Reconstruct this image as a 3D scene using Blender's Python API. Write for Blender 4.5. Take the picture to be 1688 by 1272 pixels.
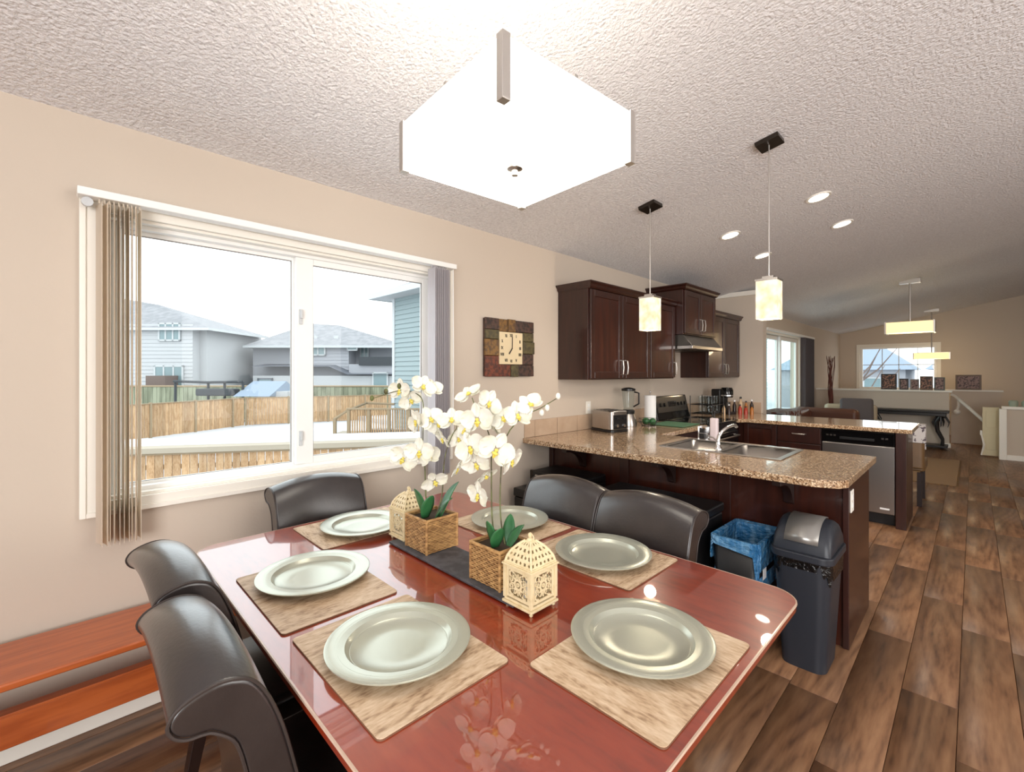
import bpy, bmesh, math, random
from mathutils import Vector, Matrix, Euler
random.seed(7)
for o in list(bpy.data.objects): bpy.data.objects.remove(o)
SC = bpy.context.scene
COL = SC.collection
PI = math.pi

# ---------------------------------------------------------------- camera, world, lights, exposure
CX, H, F = 2.475, 1.418, 750.0
YAW = math.atan(761/750.0)
cd = bpy.data.cameras.new('camera')
cd.sensor_width = 36; cd.lens = 36*F/1688
cd.shift_x = 0; cd.shift_y = -(636-615)/1688.0
cd.clip_start = .05; cd.clip_end = 500
cam = bpy.data.objects.new('camera', cd); COL.objects.link(cam)
cam.location = (CX, 0, H); cam.rotation_euler = (PI/2, 0, YAW)
SC.camera = cam
SC.view_settings.view_transform = 'Standard'
SC.view_settings.look = 'None'
SC.view_settings.exposure = 0.62
SC.view_settings.gamma = 1
SC.view_settings.use_curve_mapping = False
w = bpy.data.worlds.new('overcast_sky'); SC.world = w; w.use_nodes = True
w.node_tree.nodes['Background'].inputs[0].default_value = (.93, .97, 1, 1)
w.node_tree.nodes['Background'].inputs[1].default_value = 1.9

def area(name, loc, target, sx, sy, power, col=(1, 1, 1)):
    l = bpy.data.lights.new(name, 'AREA'); l.shape = 'RECTANGLE'; l.size = sx; l.size_y = sy
    l.energy = power; l.color = col
    o = bpy.data.objects.new(name, l); COL.objects.link(o); o.location = loc
    o.rotation_euler = (Vector(target)-Vector(loc)).to_track_quat('-Z', 'Y').to_euler()
    return o
area('rear_fill_light', (3.6, -2.3, 1.5), (2.2, 3, 1.4), 4.0, 2.0, 200, (.98, .99, 1))  # added fill from behind the camera; the rear wall has no window
area('side_fill_light', (6.0, 3.0, 1.6), (0, 4, 1.6), 3.5, 1.8, 70, (1, .97, .94))  # added soft fill before the right wall, which has no opening
area('living_fill_light', (5.8, 9.0, 1.6), (0, 9.5, 1.2), 2.5, 1.5, 5, (1, .9, .78))  # weak warm fill added to lift the living area, no window there

s_, c_ = math.sin(YAW), math.cos(YAW)
def at(px, py, d):
    """scene point seen at (px, py) of the 1688x1272 photograph, d metres along the optical axis"""
    r = (px-844)/F*d
    return Vector((CX-d*s_+r*c_, d*c_+r*s_, H-(py-615)/F*d))

# ---------------------------------------------------------------- materials
def S(r, g, b):
    f = lambda v: (v/255/12.92) if v/255 <= .04045 else ((v/255+.055)/1.055)**2.4
    return (f(r), f(g), f(b), 1)
MATS = {}
def mat(name, col, rough=.5, metal=0, noise=None, bump=None, coat=0, emit=None, alpha=None, spec=.5, trans=0, sheen=0):
    """noise=(scale_xyz, colour2, low, high) bump=(scale_xyz, strength, distance)"""
    m = bpy.data.materials.new(name); m.use_nodes = True; nt = m.node_tree; N = nt.nodes; L = nt.links
    b = N['Principled BSDF']; i = b.inputs
    i['Base Color'].default_value = col; i['Roughness'].default_value = rough; i['Metallic'].default_value = metal
    i['Specular IOR Level'].default_value = spec
    i['Coat Weight'].default_value = coat; i['Coat Roughness'].default_value = .03; i['Coat IOR'].default_value = 1.6
    i['Transmission Weight'].default_value = trans
    if emit: i['Emission Color'].default_value = emit[0]; i['Emission Strength'].default_value = emit[1]
    if alpha is not None: i['Alpha'].default_value = alpha
    def vec(sc):
        tc = N.new('ShaderNodeTexCoord'); mp = N.new('ShaderNodeMapping')
        mp.inputs['Scale'].default_value = sc if isinstance(sc, tuple) else (sc, sc, sc)
        L.new(tc.outputs['Object'], mp.inputs[0]); return mp.outputs[0]
    if noise:
        n = N.new('ShaderNodeTexNoise'); n.inputs['Scale'].default_value = 1; n.inputs['Detail'].default_value = 6
        L.new(vec(noise[0]), n.inputs['Vector'])
        r = N.new('ShaderNodeValToRGB'); r.color_ramp.elements[0].color = col; r.color_ramp.elements[1].color = noise[1]
        r.color_ramp.elements[0].position = noise[2]; r.color_ramp.elements[1].position = noise[3]
        L.new(n.outputs[0], r.inputs[0]); L.new(r.outputs[0], i['Base Color'])
    if bump:
        n = N.new('ShaderNodeTexNoise'); n.inputs['Scale'].default_value = 1; n.inputs['Detail'].default_value = 3
        L.new(vec(bump[0]), n.inputs['Vector'])
        bp = N.new('ShaderNodeBump'); bp.inputs['Strength'].default_value = bump[1]; bp.inputs['Distance'].default_value = bump[2]
        L.new(n.outputs[0], bp.inputs['Height']); L.new(bp.outputs[0], i['Normal'])
    MATS[name] = m
    return m

def glass_mat(name, tint=(1, 1, 1, 1), ior=1.3, extra=0.0):
    m = bpy.data.materials.new(name); m.use_nodes = True; nt = m.node_tree; N = nt.nodes; L = nt.links
    N.clear(); out = N.new('ShaderNodeOutputMaterial'); mx = N.new('ShaderNodeMixShader')
    tr = N.new('ShaderNodeBsdfTransparent'); gl = N.new('ShaderNodeBsdfGlossy'); fr = N.new('ShaderNodeFresnel')
    tr.inputs[0].default_value = tint; gl.inputs['Roughness'].default_value = .02; fr.inputs[0].default_value = ior
    ge = N.new('ShaderNodeNewGeometry'); sb = N.new('ShaderNodeMath'); sb.operation = 'SUBTRACT'; sb.use_clamp = True   # reflect on the outer faces only
    L.new(fr.outputs[0], sb.inputs[0]); L.new(ge.outputs['Backfacing'], sb.inputs[1])
    L.new(sb.outputs[0], mx.inputs[0]); L.new(tr.outputs[0], mx.inputs[1]); L.new(gl.outputs[0], mx.inputs[2])
    L.new(mx.outputs[0], out.inputs[0]); MATS[name] = m
    return m

def wood_mat(name, c1, c2, c3, along='Y', scale=1.0, rough=.4, rnd=True, coat=0, rings=9, plankvar=.35, stretch=.24, blotch=0):
    """long grain along an axis with cathedral figure"""
    m = bpy.data.materials.new(name); m.use_nodes = True; nt = m.node_tree; N = nt.nodes; L = nt.links
    b = N['Principled BSDF']; b.inputs['Roughness'].default_value = rough; b.inputs['Coat Weight'].default_value = coat
    b.inputs['Coat Roughness'].default_value = .02; b.inputs['Coat IOR'].default_value = 1.9
    tc = N.new('ShaderNodeTexCoord'); mp = N.new('ShaderNodeMapping')
    st = {'X': (stretch, 1, 1), 'Y': (1, stretch, 1), 'Z': (1, 1, stretch)}[along]
    mp.inputs['Scale'].default_value = tuple(v*scale for v in st)
    L.new(tc.outputs['Object'], mp.inputs[0])
    src = mp.outputs[0]
    oi = N.new('ShaderNodeObjectInfo')
    if rnd:
        ml = N.new('ShaderNodeMath'); ml.operation = 'MULTIPLY'; ml.inputs[1].default_value = 37.0
        L.new(oi.outputs['Random'], ml.inputs[0])
        cb = N.new('ShaderNodeCombineXYZ'); 
        for k in range(3): L.new(ml.outputs[0], cb.inputs[k])
        va = N.new('ShaderNodeVectorMath'); va.operation = 'ADD'
        L.new(src, va.inputs[0]); L.new(cb.outputs[0], va.inputs[1]); src = va.outputs[0]
    n1 = N.new('ShaderNodeTexNoise'); n1.inputs['Scale'].default_value = 3.2; n1.inputs['Detail'].default_value = 1.2
    L.new(src, n1.inputs['Vector'])
    m2 = N.new('ShaderNodeMath'); m2.operation = 'MULTIPLY'; m2.inputs[1].default_value = rings
    L.new(n1.outputs[0], m2.inputs[0])
    m3 = N.new('ShaderNodeMath'); m3.operation = 'PINGPONG'; m3.inputs[1].default_value = .5
    L.new(m2.outputs[0], m3.inputs[0])
    n2 = N.new('ShaderNodeTexNoise'); n2.inputs['Scale'].default_value = 55; n2.inputs['Detail'].default_value = 4
    L.new(src, n2.inputs['Vector'])
    m4 = N.new('ShaderNodeMath'); m4.operation = 'MULTIPLY_ADD'; m4.inputs[1].default_value = .6
    L.new(m3.outputs[0], m4.inputs[0]); L.new(n2.outputs[0], m4.inputs[2])
    m5 = N.new('ShaderNodeMath'); m5.operation = 'SUBTRACT'; m5.inputs[1].default_value = .15
    L.new(m4.outputs[0], m5.inputs[0])
    r = N.new('ShaderNodeValToRGB'); e = r.color_ramp.elements
    e[0].position = .12; e[0].color = c1; e[1].position = .82; e[1].color = c3
    k = e.new(.45); k.color = c2
    L.new(m5.outputs[0], r.inputs[0])
    hs = N.new('ShaderNodeHueSaturation')
    mr = N.new('ShaderNodeMapRange'); mr.inputs[3].default_value = 1-plankvar/2; mr.inputs[4].default_value = 1+plankvar/2
    L.new(oi.outputs['Random'], mr.inputs[0]); L.new(mr.outputs[0], hs.inputs['Value'])
    if blotch:      # darker heartwood clouds
        nb = N.new('ShaderNodeTexNoise'); nb.inputs['Scale'].default_value = 7; nb.inputs['Detail'].default_value = 3
        L.new(src, nb.inputs['Vector'])
        rb = N.new('ShaderNodeValToRGB'); rb.color_ramp.elements[0].position = .40; rb.color_ramp.elements[0].color = (1-blotch, 1-blotch, 1-blotch*.95, 1)
        rb.color_ramp.elements[1].position = .58; rb.color_ramp.elements[1].color = (1, 1, 1, 1)
        mxx = N.new('ShaderNodeMix'); mxx.data_type = 'RGBA'; mxx.blend_type = 'MULTIPLY'; mxx.inputs[0].default_value = 1
        L.new(nb.outputs[0], rb.inputs[0]); L.new(r.outputs[0], mxx.inputs[6]); L.new(rb.outputs[0], mxx.inputs[7]); r = mxx
    L.new(r.outputs[2] if blotch else r.outputs[0], hs.inputs['Color']); L.new(hs.outputs[0], b.inputs['Base Color'])
    MATS[name] = m
    return m

M = MATS
mat('wall_paint', S(203, 190, 175), .85, bump=(90, .12, .003))
mat('white_paint', S(240, 236, 226), .45)
mat('vinyl_white', S(243, 243, 240), .35)
mat('vinyl_grey', S(200, 204, 206), .35)
mat('ceiling_texture', S(238, 237, 239), .95, bump=((75, 75, 75), 1.0, .012), noise=((55, 55, 55), S(220, 218, 220), .35, .7))
wood_mat('floor_wood', S(88, 60, 42), S(132, 95, 67), S(154, 116, 84), 'Y', 1.0, .38, rings=15, plankvar=.07, stretch=.13, blotch=.3)
mat('floor_joint', S(60, 40, 28), .7)
wood_mat('table_wood', S(116, 34, 14), S(142, 46, 20), S(156, 58, 28), 'X', .8, .3, rnd=False, coat=1, rings=4, plankvar=0)
mat('table_side', S(112, 38, 20), .3, coat=.5, noise=((4, 40, 40), S(82, 26, 14), .4, .65))
mat('edge_highlight_pale', S(196, 170, 150), .2, spec=.8)  # pale tone of the highlight painted round the tabletop edge
mat('dark_wood', S(36, 20, 16), .35)
mat('leather', S(37, 32, 32), .3, bump=((120, 120, 120), .22, .002), noise=((14, 14, 14), S(46, 40, 39), .35, .7), spec=.6)
M['leather'].node_tree.nodes['Principled BSDF'].inputs['Coat Weight'].default_value = .55; M['leather'].node_tree.nodes['Principled BSDF'].inputs['Coat Roughness'].default_value = .24
mat('leather_piping', S(58, 50, 47), .4)
wood_mat('placemat_wood', S(132, 100, 72), S(196, 168, 136), S(222, 200, 172), 'Y', 3.2, .55, rings=7, plankvar=.08)
mat('placemat_edge', S(120, 84, 62), .6)
mat('charger', S(184, 187, 172), .24, .45, bump=((260, 260, 260), .12, .001))
mat('slate', S(84, 84, 88), .6, noise=((30, 30, 30), S(62, 62, 66), .4, .6))
mat('wicker', S(190, 148, 94), .6, noise=((40, 40, 90), S(134, 96, 56), .35, .65))
mat('leaf', S(38, 92, 52), .4, noise=((12, 12, 12), S(66, 124, 74), .35, .75))
mat('petal', S(228, 226, 214), .5, noise=((25, 25, 25), S(216, 212, 182), .45, .8))
mat('lip', S(224, 206, 96), .5)
mat('stem', S(74, 66, 42), .6, noise=((30, 30, 30), S(104, 110, 60), .4, .6))
mat('moss', S(60, 46, 30), .9)
mat('lantern_cream', S(222, 204, 164), .5, noise=((50, 50, 50), S(198, 174, 126), .5, .8))
mat('nickel', S(206, 202, 196), .3, 1)
mat('chrome', S(220, 220, 220), .12, 1)
mat('steel', S(176, 172, 168), .28, 1, bump=((4, 300, 4), .05, .001))
mat('dark_metal', S(60, 54, 48), .35, .8)
mat('cabinet_wood', S(42, 18, 13), .33, noise=((30, 30, 3), S(56, 25, 17), .35, .7), coat=.25)
mat('cabinet_panel', S(46, 18, 11), .3, noise=((26, 26, 2.5), S(66, 28, 16), .35, .7), coat=.3)
mat('granite', S(176, 146, 112), .16, noise=((95, 95, 95), S(96, 66, 44), .5, .68), coat=.6)
def granite():
    m = M['granite']; N = m.node_tree.nodes; L = m.node_tree.links; b = N['Principled BSDF']
    tc = N.new('ShaderNodeTexCoord'); v = N.new('ShaderNodeTexVoronoi'); v.inputs['Scale'].default_value = 160
    L.new(tc.outputs['Object'], v.inputs['Vector'])
    r = N.new('ShaderNodeValToRGB'); e = r.color_ramp.elements
    e[0].position = .08; e[0].color = S(96, 72, 54); e[1].position = .9; e[1].color = S(222, 200, 168)
    for p, c in ((.28, S(150, 116, 86)), (.5, S(172, 140, 108)), (.7, S(190, 160, 126))):
        k = e.new(p); k.color = c
    sp = N.new('ShaderNodeSeparateColor'); L.new(v.outputs['Color'], sp.inputs[0])
    L.new(sp.outputs[0], r.inputs[0]); L.new(r.outputs[0], b.inputs['Base Color'])
granite()
mat('tile', S(196, 172, 148), .22, noise=((9, 9, 9), S(180, 154, 130), .3, .8))
mat('black_plastic', S(18, 18, 20), .35)
mat('black_gloss', S(12, 12, 13), .1)
mat('black_vinyl', S(16, 15, 16), .42, bump=((200, 200, 200), .2, .002))
mat('bin_plastic', S(38, 42, 50), .42)
mat('silver_plastic', S(150, 148, 144), .3, .6)
mat('blue_bag', S(54, 118, 168), .25, bump=((30, 30, 60), .9, .02), noise=((35, 35, 12), S(130, 180, 214), .42, .75), alpha=.92)
mat('black_bag', S(14, 14, 15), .2, bump=((35, 35, 35), .8, .02))
mat('paper_white', S(238, 238, 238), .8)
mat('red_label', S(150, 30, 40), .5)
mat('bench_wood', S(192, 98, 46), .3, noise=((40, 4, 40), S(168, 80, 36), .4, .65), coat=.4)
def translucent(name, col, f=.45):
    m = bpy.data.materials.new(name); m.use_nodes = True; N = m.node_tree.nodes; L = m.node_tree.links; N.clear()
    o = N.new('ShaderNodeOutputMaterial'); mx = N.new('ShaderNodeMixShader'); a = N.new('ShaderNodeBsdfDiffuse'); b = N.new('ShaderNodeBsdfTranslucent')
    a.inputs[0].default_value = col; b.inputs[0].default_value = col; mx.inputs[0].default_value = f
    L.new(a.outputs[0], mx.inputs[1]); L.new(b.outputs[0], mx.inputs[2]); L.new(mx.outputs[0], o.inputs[0]); MATS[name] = m
translucent('blind_vane', S(246, 238, 226), .55)
translucent('blind_vane_grey', S(222, 218, 220), .4)
mat('clock_face', S(224, 206, 168), .6)
mat('clock_ink', S(40, 30, 24), .6)
for nm, a_, b_ in (('clock_green', (66, 58, 38), (94, 84, 50)), ('clock_rust', (120, 58, 36), (70, 32, 26)),
                   ('clock_dark', (44, 32, 30), (84, 58, 48)), ('clock_ochre', (128, 92, 42), (84, 60, 36))):
    mat(nm, S(*a_), .5, noise=((40, 40, 40), S(*b_), .4, .6))
mat('shade_glass', S(255, 250, 240), .4, emit=(S(255, 249, 236), 2.6))
mat('pendant_glass', S(150, 140, 120), .4, emit=(S(255, 236, 200), .5))
def pendant_grad():
    m = M['pendant_glass']; N = m.node_tree.nodes; L = m.node_tree.links; b = N['Principled BSDF']
    tc = N.new('ShaderNodeTexCoord'); n = N.new('ShaderNodeTexNoise'); n.inputs['Scale'].default_value = 16
    L.new(tc.outputs['Object'], n.inputs['Vector'])
    r = N.new('ShaderNodeValToRGB'); r.color_ramp.elements[0].color = S(236, 206, 150); r.color_ramp.elements[1].color = S(255, 244, 224)
    r.color_ramp.elements[0].position = .35; r.color_ramp.elements[1].position = .6
    L.new(n.outputs[0], r.inputs[0]); L.new(r.outputs[0], b.inputs['Emission Color'])
pendant_grad()
b_ = M['pendant_glass'].node_tree.nodes['Principled BSDF']; b_.inputs['Emission Strength'].default_value = .66
mat('far_glass', S(255, 236, 190), .4, emit=(S(255, 222, 150), .75))
mat('recessed_lens', S(255, 250, 240), .4, emit=(S(255, 246, 230), 5))
glass_mat('window_glass', (.97, .99, .985, 1))
glass_mat('clear_glass', (.93, .95, .95, 1), 1.45)
glass_mat('door_glass', (.86, .95, .93, 1))
mat('green_board', S(74, 112, 84), .5)
mat('snow', S(188, 191, 196), .9, bump=((1.5, 1.5, 1.5), .3, .1))
wood_mat('fence_board', S(140, 106, 72), S(174, 140, 104), S(192, 164, 130), 'Z', 1.5, .8, plankvar=.35, rings=4)
mat('fence_frame', S(148, 130, 104), .8)
mat('old_fence', S(146, 150, 128), .9, noise=((3, 3, .5), S(112, 116, 96), .4, .6))
mat('siding_pale', S(176, 178, 180), .8)
mat('siding_blue', S(142, 156, 158), .8)
mat('siding_grey', S(160, 162, 168), .8)
mat('roof_shingle', S(142, 143, 147), .9, noise=((2, 2, 2), S(128, 130, 134), .4, .6))
mat('roof_blue', S(132, 146, 162), .9)
mat('fascia', S(184, 188, 190), .7)
mat('fascia_dark', S(100, 104, 112), .7)
mat('house_glass', S(120, 140, 144), .2)
mat('dark_outdoor', S(60, 64, 68), .8)
mat('brick_brown', S(110, 96, 90), .8)
mat('deck_wood', S(160, 150, 134), .8)
mat('sofa_leather', S(86, 52, 38), .4)
mat('blanket', S(150, 150, 152), .9, noise=((14, 14, 14), S(96, 50, 38), .5, .56))
mat('pillow_grey', S(84, 78, 80), .9)
mat('upholstery_cream', S(176, 162, 140), .9)
mat('chair_brown', S(112, 84, 52), .45)
mat('towel_print', S(214, 208, 204), .9, noise=((22, 22, 22), S(96, 84, 92), .52, .58))
mat('rug_tan', S(150, 122, 92), .95)
mat('console_black', S(22, 18, 18), .35)
mat('branch_red', S(92, 42, 30), .7)
mat('yellow_white', S(214, 202, 168), .6)
mat('jar_green', S(150, 160, 142), .4)
mat('photo_dark', S(60, 44, 40), .5, noise=((30, 30, 30), S(170, 120, 96), .48, .6))
mat('photo_light', S(150, 120, 112), .5, noise=((30, 30, 30), S(60, 40, 40), .48, .6))
mat('frame_black', S(24, 22, 24), .4)
mat('frame_brown', S(98, 70, 40), .4)
mat('frame_grey', S(130, 122, 116), .4)
mat('frame_green', S(66, 76, 70), .4)
for nm, cc in (('spice_red', (170, 56, 40)), ('spice_amber', (176, 108, 44)), ('spice_pale', (206, 176, 140)), ('spice_dark', (46, 34, 32))):
    mat(nm, S(*cc), .25)
mat('burner_glass', S(10, 10, 11), .06, coat=.5)
mat('panel_grey', S(74, 70, 66), .3, .5)
mat('soap_pale', S(214, 200, 204), .3)

# ---------------------------------------------------------------- mesh helpers
class MB:
    def __init__(s): s.v = []; s.f = []
    def add(s, vs, fs, m=None):
        k = len(s.v); s.v += [tuple(m @ Vector(p)) if m else tuple(p) for p in vs]; s.f += [tuple(i+k for i in f) for f in fs]; return s
    def box(s, x0, x1, y0, y1, z0, z1, m=None):
        return s.add([(x0, y0, z0), (x1, y0, z0), (x1, y1, z0), (x0, y1, z0), (x0, y0, z1), (x1, y0, z1), (x1, y1, z1), (x0, y1, z1)],
                     [(0, 3, 2, 1), (4, 5, 6, 7), (0, 1, 5, 4), (1, 2, 6, 5), (2, 3, 7, 6), (3, 0, 4, 7)], m)
    def hexa(s, lo, hi):
        """two quads (4 points each, same winding seen from above)"""
        return s.add(list(lo)+list(hi), [(0, 3, 2, 1), (4, 5, 6, 7), (0, 1, 5, 4), (1, 2, 6, 5), (2, 3, 7, 6), (3, 0, 4, 7)])
    def prism(s, poly, z0, z1, m=None):
        n = len(poly)
        return s.add([(x, y, z0) for x, y in poly]+[(x, y, z1) for x, y in poly],
                     [tuple(range(n))[::-1], tuple(range(n, 2*n))]+[(i, (i+1) % n, n+(i+1) % n, n+i) for i in range(n)], m)
    def lathe(s, prof, n=24, m=None, cap=True):
        vs = []; fs = []
        for r, z in prof:
            for k in range(n):
                a = 2*PI*k/n; vs.append((r*math.cos(a), r*math.sin(a), z))
        for j in range(len(prof)-1):
            for k in range(n):
                a, b = j*n+k, j*n+(k+1) % n; fs.append((a, b, b+n, a+n))
        if cap: fs.append(tuple(range(n))[::-1]); fs.append(tuple(range((len(prof)-1)*n, len(prof)*n)))
        return s.add(vs, fs, m)
    def tube(s, pts, r, n=8):
        pts = [Vector(p) for p in pts]; rs = r if isinstance(r, (list, tuple)) else [r]*len(pts)
        vs = []; fs = []; up = None
        for i, p in enumerate(pts):
            t = (pts[min(i+1, len(pts)-1)]-pts[max(i-1, 0)]).normalized()
            if up is None: up = t.orthogonal().normalized()
            up = (up-t*up.dot(t)).normalized(); sd = t.cross(up)
            for k in range(n):
                a = 2*PI*k/n; vs.append(p+(up*math.cos(a)+sd*math.sin(a))*rs[i])
        for j in range(len(pts)-1):
            for k in range(n):
                a, b = j*n+k, j*n+(k+1) % n; fs.append((a, b, b+n, a+n))
        fs.append(tuple(range(n))[::-1]); fs.append(tuple(range((len(pts)-1)*n, len(pts)*n)))
        return s.add(vs, fs)
    def sphere(s, c, r, n=12, sz=(1, 1, 1)):
        prof = [(max(.0005, math.sin(PI*i/8)), -math.cos(PI*i/8)) for i in range(9)]
        m = Matrix.Translation(c) @ Matrix.Diagonal((r*sz[0], r*sz[1], r*sz[2], 1))
        return s.lathe(prof, n, m)

def link(name, me, parent=None):
    o = bpy.data.objects.new(name, me); COL.objects.link(o)
    if parent: o.parent = parent
    return o
def tag(o, label, cat, group=None, kind=None):
    if label: o['label'] = label
    if cat: o['category'] = cat
    if group: o['group'] = group
    if kind: o['kind'] = kind
    return o
def mk(name, mb, m, parent=None, bevel=0, smooth=False, label=None, kind=None, loc=None, seg=2, subd=0):
    me = bpy.data.meshes.new(name); me.from_pydata([tuple(v) for v in mb.v], [], mb.f); me.validate(); me.update()
    bm = bmesh.new(); bm.from_mesh(me); bmesh.ops.recalc_face_normals(bm, faces=bm.faces); bm.to_mesh(me); bm.free()
    me.materials.append(M[m])
    o = link(name, me, parent)
    if loc: o.location = loc
    if smooth:
        for p in me.polygons: p.use_smooth = True
    if bevel:
        md = o.modifiers.new('bevel', 'BEVEL'); md.width = bevel; md.segments = seg; md.limit_method = 'ANGLE'
        for p in me.polygons: p.use_smooth = True
        md.harden_normals = True
    if subd:
        md = o.modifiers.new('subd', 'SUBSURF'); md.levels = subd; md.render_levels = subd
    if smooth and not subd and not bevel:
        bm = bmesh.new(); bm.from_mesh(me)
        for e in bm.edges:
            if len(e.link_faces) == 2 and e.calc_face_angle(0) > .7: e.smooth = False
        bm.to_mesh(me); bm.free()
    if label: o['label'] = label
    if kind: o['kind'] = kind
    return o
def thing(name, label, cat, loc=(0, 0, 0), rz=0, group=None):
    o = bpy.data.objects.new(name, None); COL.objects.link(o); o.empty_display_size = .05
    o.location = loc; o.rotation_euler = (0, 0, rz); return tag(o, label, cat, group)
def dup(root, loc, rz, label=None, group=None):
    def cp(o, par):
        c = o.copy(); COL.objects.link(c); c.parent = par
        for ch in kids.get(o.name, []): cp(ch, c)
        return c
    kids = {}
    for o in bpy.data.objects:
        if o.parent: kids.setdefault(o.parent.name, []).append(o)
    r = cp(root, None); r.location = loc; r.rotation_euler = (0, 0, rz)
    if label: r['label'] = label
    if group: r['group'] = group
    return r
def struct(name, mb, m, **k):
    o = mk(name, mb, m, **k); o['kind'] = 'structure'; return o
def B(*a): return MB().box(*a)

# ---------------------------------------------------------------- room shell
K = .20                                     # pitch of the vaulted ceiling
def zc(x): return 2.44+K*x if x < 4.4 else 2.44+K*(8.8-x)
# ceiling
mb = MB()
for x0, x1 in ((-.15, 4.4), (4.4, 6.3)):
    z0, z1 = (zc(x0), zc(x1))
    mb.add([(x0, -2.6, z0), (x1, -2.6, z1), (x1, 14.8, z1), (x0, 14.8, z0), (x0, -2.6, z0+.12), (x1, -2.6, z1+.12), (x1, 14.8, z1+.12), (x0, 14.8, z0+.12)],
           [(0, 1, 2, 3), (4, 7, 6, 5), (0, 4, 5, 1), (1, 5, 6, 2), (2, 6, 7, 3), (3, 7, 4, 0)])
struct('ceiling', mb, 'ceiling_texture')
# floor and planks
fl = struct('floor', B(-.15, 6.3, -2.6, 14.8, -.12, -.010), 'floor_joint')
PW, PL = .1826, 1.22
ncol = 21
pm = None; x_ref = 2.065
stuff = MB(); cnt = 0
cols = []
x = x_ref-12*PW
k0 = -int(math.ceil((x_ref+.0)/PW))
for k in range(k0, 23):
    x0 = x_ref+k*PW; x1 = x0+PW-.0018
    if x1 <= 0 or x0 > 6.1: continue
    off = random.uniform(0, PL)
    y = -2.4-off
    while y < 14.5:
        y0, y1 = max(y, -2.4), min(y+PL-.0018, 14.5)
        xa, xb = max(x0, .001), min(x1, 6.1)
        near = (y1 > -.6 and y0 < 8.6 and xb < 3.4 and xb-xa > .05 and y1-y0 > .1 and not (y0 > 3.3 and x0 < .4) and cnt < 296)
        if near:
            if y1-y0 > PL-.01 and xb-xa > PW-.01:
                if pm is None:
                    o = mk('plank', B(0, PW-.0018, 0, PL-.0018, -.012, 0), 'floor_wood', fl, bevel=.0012, seg=1); pm = o.data
                    o.location = (x0, y0, 0)
                else:
                    o = link('plank', pm, fl); o.location = (x0, y0, 0)
                    md = o.modifiers.new('bevel', 'BEVEL'); md.width = .0012; md.segments = 1; md.limit_method = 'ANGLE'
            else:
                mk('plank', B(0, xb-xa, 0, y1-y0, -.012, 0), 'floor_wood', fl, loc=(xa, y0, 0))
            cnt += 1
        elif y1 > y0: stuff.box(xa, xb, y0, y1, -.012, 0)
        y += PL
mk('plank', stuff, 'floor_wood', fl, kind='stuff')

# window wall with two openings: dining window and sliding door
WY0, WY1, WZ0, WZ1 = .125, 1.775, .902, 2.068
DY0, DY1, DZ1 = 8.35, 10.55, 2.10
mb = MB()
for a in ((-2.6, WY0, 0, 2.44), (WY0, WY1, 0, WZ0), (WY0, WY1, WZ1, 2.44), (WY1, DY0, 0, 2.44), (DY0, DY1, DZ1, 2.44), (DY1, 14.8, 0, 2.44)):
    mb.box(-.15, 0, a[0], a[1], a[2]-(.12 if a[2] == 0 else 0), a[3]+.0)
struct('wall_left', mb, 'wall_paint')
# far wall with window, top following the vault
FY = 14.6; FX0, FX1, FZ0, FZ1 = .42, 1.87, 1.02, 2.08
mb = MB()
def fw(xa, xb, za, zb=None):
    pts = [(xa, FY, za), (xb, FY, za), (xb, FY+.15, za), (xa, FY+.15, za)]
    ta, tb = (zb, zb) if zb else (zc(xa)+.01, zc(xb)+.01)
    mb.hexa(pts, [(xa, FY, ta), (xb, FY, tb), (xb, FY+.15, tb), (xa, FY+.15, ta)])
fw(-.15, FX0, -.12); fw(FX0, FX1, -.12, FZ0); fw(FX0, FX1, FZ1); fw(FX1, 4.4, -.12); fw(4.4, 6.3, -.12)
struct('wall_far', mb, 'wall_paint')
mb = MB()
mb.box(6.15, 6.3, -2.6, 14.8, -.12, 2.95)
struct('wall_right', mb, 'wall_paint')
mb = MB()
for xa, xb in ((-.15, 4.4), (4.4, 6.3)):
    mb.hexa([(xa, -2.6, -.12), (xb, -2.6, -.12), (xb, -2.45, -.12), (xa, -2.45, -.12)], [(xa, -2.6, zc(xa)+.01), (xb, -2.6, zc(xb)+.01), (xb, -2.45, zc(xb)+.01), (xa, -2.45, zc(xa)+.01)])
struct('wall_rear', mb, 'wall_paint')
# kitchen end wall: stops under the vault, capped by a white ledge
KY = 6.33
struct('wall_kitchen', B(0, .595, KY, KY+.14, 0, 2.44), 'wall_paint')
struct('trim_1', B(-.0, .64, KY-.03, KY+.17, 2.425, 2.485), 'white_paint', bevel=.004)
# half wall in front of the far wall and its stepped-back end
struct('wall_divider', B(0, 2.15, 12.0, 12.14, 0, 1.055), 'wall_paint')
struct('trim_2', B(0, 2.19, 11.96, 12.18, 1.055, 1.09), 'white_paint', bevel=.004)
struct('wall_stair', B(2.15, 2.85, 12.9, 13.02, 0, 1.055), 'wall_paint')
struct('trim_3', B(2.05, 2.88, 12.86, 13.06, 1.055, 1.085), 'white_paint', bevel=.004)
struct('wall_landing', B(2.855, 4.2, 10.98, 11.1, 0, .83), 'wall_paint')
struct('trim_4', B(2.80, 4.2, 10.95, 11.13, .83, .875), 'white_paint', bevel=.004)
struct('trim_5', B(2.77, 2.855, 10.96, 11.12, 0, .83), 'white_paint', bevel=.003)
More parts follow.
